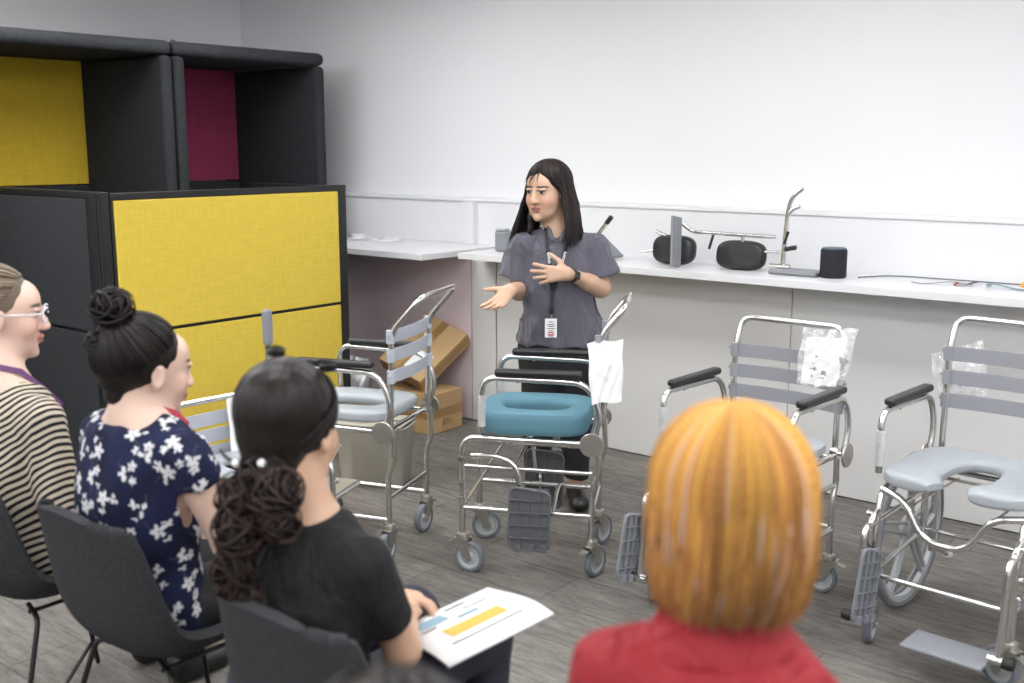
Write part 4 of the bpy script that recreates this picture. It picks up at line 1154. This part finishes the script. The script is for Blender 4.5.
# viewer with the cropped orange bob
HD = Head((.008, .0, 1.222), yaw=3, pitch=0, sc=1.05)
pD = seated('seated viewer with an orange bob haircut and a red collared shirt seen from behind', (-.59, 1.13), 38, HD, 1.17, skinc=(.6, .4, .31), top='red', sleeve=.6, hh=.0055, bottoms='navyp', neck=.06, torsow=.72,
            arms=[((.092, -.03, .905), (.135, -.02, .70), (.06, .20, .60)), ((-.105, -.03, .955), (-.145, -.02, .70), (-.06, .20, .60))])
sdf_hair(pD, HD, False, m='ohair', col=(.40, .17, .02))
OR = [(.66, .30, .02), (.55, .22, .015), (.74, .37, .03), (.46, .17, .015), (.68, .32, .025)]
rg = np.random.RandomState(8); ps = cap_paths(HD, np.array((0, -.02, .034)), (.090, .104, .094), 2600, (35, 325), lambda p: .118 + .012 * (abs(p - 180) / 145), seed=8, K=20, out=1.10, endscale=.82, wave=.005)
cs = []
for q in ps:
    c = np.array(OR[rg.randint(5)])
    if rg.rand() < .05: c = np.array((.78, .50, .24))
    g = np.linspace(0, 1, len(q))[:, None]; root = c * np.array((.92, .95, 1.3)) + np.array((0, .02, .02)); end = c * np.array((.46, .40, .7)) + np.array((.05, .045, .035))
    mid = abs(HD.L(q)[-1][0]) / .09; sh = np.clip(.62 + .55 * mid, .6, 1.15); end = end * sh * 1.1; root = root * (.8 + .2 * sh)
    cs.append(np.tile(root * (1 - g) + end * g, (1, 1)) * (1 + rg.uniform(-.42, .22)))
def strands_g(name, paths, r, m, par, cols):
    o = strands(name, paths, r, m, par, [(1, 1, 1)] * len(paths)); a = o.data.color_attributes['Col']; arr = np.ones((len(o.data.vertices), 4), np.float32); i = 0
    for c in cols:
        K = len(c)
        for _ in range(4): arr[i:i + K, :3] = c; i += K
    a.data.foreach_set('color', arr.ravel()); return o
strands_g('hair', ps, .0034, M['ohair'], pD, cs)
# shirt collar
co = SDF((-.14, -.17, 1.00), (.14, .13, 1.20), .005)
co.loft([(1.057, 0, -.035, .100, .085), (1.092, 0, -.033, .078, .070), (1.122, 0, -.033, .074, .066)], k=0, rnd=.006)
co.loft([(1.082, 0, -.033, .060, .052), (1.182, 0, -.033, .062, .054)], k=.004, op='s'); co.build('collar', M['red'], pD)

# viewer at the left edge
HA = Head((-.048, -.01, 1.200), yaw=-28, pitch=-4, sc=1.10)
pA = seated('seated woman with tied back ash blonde hair, clear spectacles and a striped top', (-2.87, 1.39), 0, HA, 1.07, skinc=(.64, .44, .36), top='stripe', tops='long', sleeve=1.0, hh=.0045, neck=.05, torsow=1.06)
AB = [(.16, .125, .085), (.22, .175, .12), (.11, .085, .06), (.28, .23, .17)]
sdf_hair(pA, HA, col=(.14, .11, .08))
cap_skull(HA, 420, (0, -.11, .02), AB, pA, 12)
curls(pA, [(HA.P(0, -.125, .01), (.035, .035, .035))], AB, 5, 70)
gl = MB()
for sx in (-1, 1):
    pts = [HA.P(sx * .033 + .023 * math.cos(a), .108 - .012 * abs(math.cos(a)), .002 + .018 * math.sin(a)) for a in [2 * PI * k / 20 for k in range(20)]]
    gl.tube(pts, .0032, 8, 0, 0, True); gl.tube([HA.P(sx * .056, .098, .008), HA.P(sx * .074, .05, .006), HA.P(sx * .079, -.005, .006)], .0022, 8)
gl.tube([HA.P(-.010, .110, .006), HA.P(.010, .110, .006)], .0022, 8)
gl.build('spectacles', M['glass'], pA)
loopstrap(pA, 'lanyard', 'lanp', [(.085, .075, .945), (.080, .045, .985), (.062, -.02, 1.055), (.02, -.08, 1.075), (-.02, -.08, 1.075), (-.062, -.02, 1.055), (-.080, .045, .985), (-.085, .075, .945)], .008)

# nearest viewer, only the crown of a dark head shows
HE = Head((.0, .0, 1.143), yaw=0, pitch=-8, sc=1.0)
pE = seated('nearest seated viewer, only a blurred dark crown shows at the bottom edge', (-.535, .515), 48, HE, 1.0, skinc=(.5, .33, .24), top='tee', sleeve=.6, hh=.007)
sdf_hair(pE, HE, col=(.02, .016, .015), h=.006)
cap_skull(HE, 300, (0, -.11, -.02), [(.02, .016, .016), (.028, .023, .022)], pE, 21, r=.005)

shell_chair('charcoal fabric shell chair under the woman in the floral blouse', (-2.28, 1.455), 0)
shell_chair('charcoal fabric shell chair under the woman in the striped top', (-2.85, 1.42), 0)
shell_chair('charcoal fabric shell chair under the woman in the black T-shirt', (-1.50, 1.405), 0)
shell_chair('charcoal fabric shell chair under the viewer in the red shirt', (-.545, 1.088), 38)
shell_chair('charcoal fabric shell chair under the nearest viewer at the bottom edge', (-.50, .50), 48)

# ------------------------------------------------------------------ booklet, boxes, bags, things on the counter
bk = thing('booklet', 'open white printed booklet lying on the lap of the woman in the black T-shirt', 'booklet', (-1.46, 1.655, .626), (R(4), R(-2), R(-8)))
n = 12; vs = []
for i in range(n + 1):
    u = i / n * 2 - 1
    for y in (-.15, .15): vs.append((u * .11, y, .010 - .012 * u * u + .003 * math.sin(3 * u)))
fs = [(2 * i, 2 * i + 2, 2 * i + 3, 2 * i + 1) for i in range(n)]
pg = MB().add(vs, fs).build('pages', M['paper'], bk); md = pg.modifiers.new('t', 'SOLIDIFY'); md.thickness = .006
pr_ = MB()
def patch(x0, x1, y0, y1, mi):
    k = 6; v = []
    for i in range(k + 1):
        x = x0 + (x1 - x0) * i / k; u = x / .11
        for y in (y0, y1): v.append((x, y, .0108 - .012 * u * u + .003 * math.sin(3 * u)))
    pr_.add(v, [(2 * i, 2 * i + 2, 2 * i + 3, 2 * i + 1) for i in range(k)], mi)
patch(.0, .04, -.08, .08, 0); patch(-.08, -.04, -.10, -.02, 1); patch(-.035, -.02, -.01, .05, 1); patch(-.09, -.083, .0, .06, 2); patch(-.03, -.024, -.11, -.07, 2); patch(.06, .064, -.1, .1, 2); patch(-.06, -.055, .03, .1, 2)
po = pr_.build('print', [M['orange'], M['bluep'], M['ink']], bk); po.location.z = .0006

def carton(name_label, loc, rot, dims, tape=True, label=False, writing=None):
    t = thing('cardboard_box', name_label, 'box', loc, rot, 'cardboard boxes in the corner')
    MB().box((0, 0, dims[2] / 2), dims).build('carton', M['card'], t, .004)
    if tape:
        q = MB(); e = .0012
        q.box((dims[0] / 2 + e / 2, 0, dims[2] * .50), (e, dims[1] * .99, .055)); q.box((0, -dims[1] / 2 - e / 2, dims[2] * .50), (dims[0] * .99, e, .055))
        q.box((0, 0, dims[2] + e / 2), (.055, dims[1] * .98, e)); q.build('packing_tape', M['cardd'], t)
    if label: MB().box((.0, -dims[1] / 2 - .001, dims[2] * .5), (.13, .001, .09)).build('white_label', M['paper'], t)
    if writing: text(writing, (dims[0] / 2 + .002, .0, dims[2] * .24), .055, (R(90), 0, R(90)), 'cardd', t, 'stencil_print')
    return t
carton('brown cardboard box with glossy tape standing on the floor in the corner', (-4.375, 4.535, 0), (0, 0, R(2)), (.40, .29, .235), writing='JEN')
cu = carton('brown cardboard box with a white label leaning tilted on top of the lower box', (0, 0, 0), (0, 0, 0), (.35, .426, .09), tape=True)
_W, _L = Vector((.96, 0, -.28)).normalized(), Vector((.19, .80, .57)); _L = (_L - _W * _L.dot(_W)).normalized(); _N = _W.cross(_L)
cu.rotation_euler = Matrix((_W, _L, _N)).transposed().to_euler(); cu.location = Vector((-4.395, 4.58, .475)) - _N * .09
MB().box((.06, -.10, .0915), (.12, .14, .001)).build('white_label', M['paper'], cu)

def sheetbag(name, label, cat, TL, TR, BL, BR, m, th=.02, crinkle=.006, paper=None, seed=1, group=None):
    rg = np.random.RandomState(seed); TL, TR, BL, BR = map(Vector, (TL, TR, BL, BR)); c = (TL + TR + BL + BR) / 4
    t = thing(name, label, cat, c, group=group)
    nrm = (TR - TL).cross(BL - TL).normalized(); n = 22; ph = rg.uniform(0, 6, 6); vs = []
    for side in (-1, 1):
        for i in range(n + 1):
            for j in range(n + 1):
                u, v = i / n, j / n; p = (TL * (1 - u) + TR * u) * (1 - v) + (BL * (1 - u) + BR * u) * v
                b = (4 * u * (1 - u)) ** .5 * min(1, v * 2.5) * th / 2
                w = crinkle * (abs(math.sin(9 * u + 5 * v + ph[0])) * .6 + abs(math.sin(13 * v - 7 * u + ph[1] + side)) * .5 + .5 * math.sin(23 * u + 17 * v + ph[2])) * min(1, 4 * u, 4 * (1 - u))
                e = (TR - TL) * (.02 * math.sin(9 * v + ph[3]) * (1 if u > .5 else -1) * abs(2 * u - 1)) + (BL - TL) * (.02 * math.sin(7 * u + ph[4]) * abs(2 * v - 1))
                vs.append(p + e + nrm * (side * b + w) - c)
    N1 = (n + 1) ** 2; fs = []
    for s_ in (0, 1):
        for i in range(n):
            for j in range(n): f = [s_ * N1 + i * (n + 1) + j, s_ * N1 + (i + 1) * (n + 1) + j, s_ * N1 + (i + 1) * (n + 1) + j + 1, s_ * N1 + i * (n + 1) + j + 1]; fs.append(f if s_ else f[::-1])
    for i in range(n):
        for j0 in (0, n): a, b = i * (n + 1) + j0, (i + 1) * (n + 1) + j0; fs.append([a, b, N1 + b, N1 + a])
        a, b = n * 0 + i, n * 0 + i + 1; fs.append([a, b, N1 + b, N1 + a]); a, b = n * (n + 1) + i, n * (n + 1) + i + 1; fs.append([a, b, N1 + b, N1 + a])
    MB().add(vs, fs).build('film', M[m], t)
    if paper:
        u0, u1, v0, v1 = paper; P = lambda u, v: (TL * (1 - u) + TR * u) * (1 - v) + (BL * (1 - u) + BR * u) * v - c
        q = MB(); q.add([P(u0, v0) - nrm * .001, P(u1, v0) - nrm * .001, P(u1, v1) - nrm * .001, P(u0, v1) - nrm * .001, P(u0, v0) + nrm * .001, P(u1, v0) + nrm * .001, P(u1, v1) + nrm * .001, P(u0, v1) + nrm * .001],
                        [(3, 2, 1, 0), (4, 5, 6, 7), (0, 1, 5, 4), (1, 2, 6, 5), (2, 3, 7, 6), (3, 0, 4, 7)], 0, False)
        lf = q.build('leaflet', M['paper'], t)
        sgn = 1 if nrm.y < 0 else -1; k = MB(); L = lambda u, v: P(u0 + (u1 - u0) * u, v0 + (v1 - v0) * v) + nrm * sgn * .0018
        for (a, b, w, h) in ((.28, .40, .06, .03), (.22, .55, .10, .012), (.20, .66, .22, .02), (.30, .62, .04, .10), (.52, .70, .12, .08), (.25, .80, .05, .06), (.48, .84, .14, .03), (.62, .76, .05, .05)):
            k.add([L(a, b), L(a + w, b), L(a + w, b + h), L(a, b + h)], [(0, 1, 2, 3)], 0, False)
        k.build('drawing', M['ink'], lf)
    return t
sheetbag('plastic_bag', 'opaque white plastic bag hanging from the back of the teal seated wheelchair', 'bag', (-2.262, 3.236, .93), (-2.160, 3.322, .945), (-2.225, 3.212, .705), (-2.137, 3.289, .718), 'bagw', .03, .007, seed=2)
sheetbag('plastic_bag', 'clear plastic bag with a white printed leaflet hanging from the wheelchair behind the orange hair', 'bag', (-1.60, 3.640, 1.005), (-1.440, 3.764, 1.00), (-1.60, 3.60, .805), (-1.462, 3.70, .785), 'clear', .025, .006, (.10, .84, .16, .97), 3)
sheetbag('plastic_bag', 'cloudy clear plastic bag behind the straps of the horseshoe seat wheelchair', 'bag', (-1.245, 3.955, .90), (-1.095, 4.08, .955), (-1.20, 3.95, .755), (-1.06, 4.06, .755), 'clear', .025, .008, (.3, .85, .25, .9), 4)
sheetbag('plastic_bag', 'crumpled clear plastic bag lying beside the cardboard boxes', 'bag', (-5.02, 4.42, .40), (-4.78, 4.50, .36), (-5.05, 4.36, .02), (-4.72, 4.44, .02), 'cloudy', .22, .025, None, 5)
sheetbag('paper_sheet', 'white sheet of paper hanging over the straps of the low shower chair', 'paper', (-3.262, 2.35, .735), (-3.262, 2.47, .735), (-3.245, 2.35, .52), (-3.245, 2.47, .52), 'paper', .002, .001, None, 6)
blk = thing('black_case', 'flat black case lying between the plastic bag and the cardboard boxes', 'case', (-4.78, 4.20, 0), (0, 0, R(15)))
MB().box((0, 0, .10), (.36, .26, .20)).build('case_body', M['blackp'], blk, .02, 3); MB().box((0, 0, .212), (.30, .20, .02)).build('case_lid', M['rubber'], blk, .006)

# commode pan tub behind the grey seated wheelchair
tb = thing('plastic_tub', 'beige plastic tub standing on the floor under the grey seated wheelchair', 'tub', (-3.79, 3.60, 0), (0, 0, R(25)))
vs = []; L_ = []
for z, w, d in ((0, .30, .20), (.01, .32, .22), (.29, .36, .25), (.30, .375, .265), (.305, .365, .255), (.295, .345, .235), (.02, .305, .205)):
    ring = []
    for k in range(32):
        a = 2 * PI * k / 32; c_, s_ = math.cos(a), math.sin(a); r = (abs(c_) ** 5 + abs(s_) ** 5) ** -.2; ring.append((w / 2 * r * c_, d / 2 * r * s_, z))
    L_.append(ring)
vs = [p for r_ in L_ for p in r_]; fs = [(i * 32 + k, i * 32 + (k + 1) % 32, (i + 1) * 32 + (k + 1) % 32, (i + 1) * 32 + k) for i in range(6) for k in range(32)] + [list(range(32))[::-1], [6 * 32 + k for k in range(32)]]
MB().add(vs, fs).build('tub_body', M['beige'], tb)
MB().box((0, 0, .312), (.35, .24, .012)).build('lid', M['beige'], tb, .005)

# leg rests and other things on the counter
Z = 1.0505
def calfpad(w, h, d=.07):
    mb = MB(); loops = []; K = 40
    for y, s_ in ((-d / 2, .80), (-d / 2 + .012, .94), (-d / 2 + .03, 1), (d / 2 - .02, 1), (d / 2 - .005, .95), (d / 2, .82)):
        lp = []
        for k in range(K):
            a = 2 * PI * k / K; c_, s2 = math.cos(a), math.sin(a); r = (abs(c_) ** 3.2 + abs(s2) ** 3.2) ** (-1 / 3.2); lp.append((w / 2 * r * c_ * (s_ if s_ > 0 else .01), y, h / 2 + h / 2 * r * s2 * (s_ if s_ > 0 else .01)))
        loops.append(lp)
    vs = [p for l in loops for p in l]; fs = [(i * K + k, i * K + (k + 1) % K, (i + 1) * K + (k + 1) % K, (i + 1) * K + k) for i in range(len(loops) - 1) for k in range(K)]
    fs += [list(range(K))[::-1], [(len(loops) - 1) * K + k for k in range(K)]]
    return mb.add(vs, fs)
def restthing(label, loc): return thing('leg_rest', label, 'leg rest', (loc[0], loc[1], Z), group='wheelchair leg rests on the counter')
l1 = restthing('leg rest with upright steel tube, lying grey foot plate and right-hand black calf pad', (-2.43, 4.80))
def rel(t, p): return (p[0] - t.location.x, p[1] - t.location.y, p[2] - t.location.z)
q = calfpad(.25, .145).build('calf_pad', M['blackp'], l1); q.location = (-.02, 0, .001); q.rotation_euler = (R(-8), 0, R(8))
q = MB(); q.tube([rel(l1, p) for p in ((-2.236, 4.82, Z + .03), (-2.222, 4.82, 1.33), (-2.205, 4.82, 1.41), (-2.15, 4.82, 1.455))], .011, 12, 0, .04)
q.tube([rel(l1, p) for p in ((-2.222, 4.82, 1.33), (-2.19, 4.82, 1.36), (-2.16, 4.82, 1.37))], .010, 12, 0, .02)
q.tube([rel(l1, p) for p in ((-2.34, 4.82, 1.145), (-2.23, 4.82, 1.15))], .007, 10); q.cyl(rel(l1, (-2.30, 4.82, Z + .028)), rel(l1, (-2.20, 4.82, Z + .028)), .016, 14)
q.build('steel_tube', M['chrome'], l1)
q = MB().box(rel(l1, (-2.15, 4.80, Z + .012)), (.24, .14, .02)).build('foot_plate', M['gplast'], l1, .008, 3)
for p in ((-2.226, 4.805, 1.19), (-2.222, 4.81, 1.165)):
    MB().tube([rel(l1, p), rel(l1, (p[0] + (.02 if p[2] > 1.18 else .055), p[1], p[2] + (.06 if p[2] > 1.18 else .012)))], .011 if p[2] < 1.18 else .006, 10).build('clamp_knob', M['rubber'], l1)
l2 = restthing('leg rest with long level steel bar, upright grey plate and left-hand black calf pad', (-2.80, 4.80))
q = calfpad(.235, .15).build('calf_pad', M['blackp'], l2); q.location = (-.04, .02, .001); q.rotation_euler = (R(-8), 0, R(5))
q = MB(); q.tube([rel(l2, p) for p in ((-2.76, 4.77, 1.265), (-2.72, 4.80, 1.225), (-2.27, 4.80, 1.222))], .010, 12, 0, .03)
q.tube([rel(l2, p) for p in ((-2.955, 4.83, 1.215), (-2.89, 4.83, 1.195), (-2.82, 4.83, 1.17))], .010, 12, 0, .02); q.tube([rel(l2, p) for p in ((-3.05, 4.83, 1.10), (-2.90, 4.83, 1.125))], .007, 10)
q.tube([rel(l2, p) for p in ((-2.44, 4.80, 1.222), (-2.44, 4.80, 1.19))], .009, 10)
q.build('steel_tube', M['chrome'], l2)
q = MB().box((0, 0, 0), (.13, .014, .25)).build('foot_plate', M['gplast'], l2, .006, 3); q.location = rel(l2, (-2.755, 4.70, Z + .130)); q.rotation_euler = (R(-3), R(8), R(100))
MB().tube([rel(l2, (-2.60, 4.80, 1.222)), rel(l2, (-2.618, 4.79, 1.145))], .007, 10).build('clamp_lever', M['rubber'], l2)
l3 = restthing('wheelchair leg rest on the counter half hidden behind the presenter', (-3.25, 4.80))
MB().tube([rel(l3, p) for p in ((-3.40, 4.80, 1.08), (-3.31, 4.80, 1.165), (-3.215, 4.80, 1.275))], .011, 12, 0, .03).build('steel_tube', M['chrome'], l3)
q = MB().box((0, 0, 0), (.16, .13, .016)).build('foot_plate', M['gplast'], l3, .006, 3); q.location = rel(l3, (-3.235, 4.80, 1.115)); q.rotation_euler = (0, R(38), 0)
MB().tube([rel(l3, (-3.24, 4.80, 1.245)), rel(l3, (-3.21, 4.80, 1.28))], .013, 12).build('grip', M['rubber'], l3)
gb = thing('grey_holder', 'small pale grey plastic holder on the counter left of the presenter', 'holder', (-3.95, 4.80, Z))
MB().box((0, 0, .06), (.09, .07, .12)).build('holder_body', M['gplast'], gb, .015, 3); MB().box((0, -.01, .128), (.07, .05, .014)).build('holder_top', M['hub'], gb, .005)

sp = thing('smart_speaker', 'black cylindrical speaker with a teal tinted top on the counter', 'speaker', (-1.975, 4.80, Z))
MB().lathe([(.0, 0), (.054, 0), (.059, .004), (.060, .012), (.060, .125), (.057, .132)], n=48).build('fabric_body', M['speaker'], sp)
MB().lathe([(.057, .1315), (.054, .137), (.045, .139), (.0, .139)], n=48).build('speaker_top', M['speakert'], sp)
cb = MB().tube([(-1.87, 4.84, Z + .004), (-1.80, 4.98, Z + .004), (-1.70, 5.02, Z + .004), (-1.45, 5.025, Z + .004), (-1.2, 5.03, Z + .004)], .003, 8, 0, .03).build('power_cable', M['dplast'])
tag(cb, 'thin dark cable running along the back of the counter behind the speaker', 'cable')
def strap(label, pts, m, w=.009, clip='chrome', group='lanyards lying on the counter'):
    t = thing('lanyard', label, 'lanyard', pts[0], group=group); p0 = Vector(pts[0]); P_ = [Vector(p) - p0 for p in pts]
    q = MB(); q.tube(P_, w, 8, 0, .02, flat=.25); q.build('strap', M[m], t)
    MB().tube([P_[-1], P_[-1] + Vector((.03, .008, 0))], .005, 8).build('clip', M[clip], t)
z2 = Z + .004
strap('thin dark lanyard lying nearest the speaker on the counter', [(-1.62, 4.83, z2), (-1.57, 4.80, z2), (-1.53, 4.84, z2), (-1.47, 4.86, z2 + .01), (-1.44, 4.90, z2)], 'dplast', .006)
strap('dark red lanyard lying on the counter', [(-1.46, 4.93, z2 + .002), (-1.44, 4.90, z2 + .002), (-1.45, 4.86, z2), (-1.43, 4.83, z2)], 'lanr', .006)
strap('short navy lanyard between the red and the blue-grey ones on the counter', [(-1.37, 4.93, z2 + .01), (-1.38, 4.89, z2 + .008), (-1.40, 4.85, z2)], 'lanp', .010)
strap('blue-grey lanyard with its orange end at the right of the counter', [(-1.32, 4.93, z2), (-1.31, 4.88, z2 + .012), (-1.26, 4.87, z2 + .01), (-1.20, 4.86, z2), (-1.16, 4.85, z2)], 'bluep', .012, 'orange')
pp = sheetbag('paper_tag', 'crumpled orange and white paper tag standing at the right end of the counter', 'tag', (-1.165, 4.95, Z + .065), (-1.125, 4.95, Z + .07), (-1.19, 4.90, Z + .012), (-1.15, 4.90, Z + .012), 'orange', .004, .004, None, 9)
cw = MB(); 
pts = [(-5.16 + .055 * math.cos(a) * (1 + .1 * math.sin(3 * a)), 4.80 + .05 * math.sin(a), Z + .006 + .0018 * a) for a in [k * .4 for k in range(48)]]
cw.tube(pts + [(-4.95, 4.78, Z + .006), (-4.90, 4.84, Z + .006)], .005, 8, 0, 0)
tag(cw.build('coiled_cable', M['lam']), 'white cable coiled on the left corner shelf', 'cable')
ad = MB().box((0, 0, .012), (.14, .05, .024)).build('power_adapter', M['lam'], None, .005); ad.location = (-4.95, 4.90, Z); tag(ad, 'small white power adapter lying beside the coiled cable on the corner shelf', 'adapter')
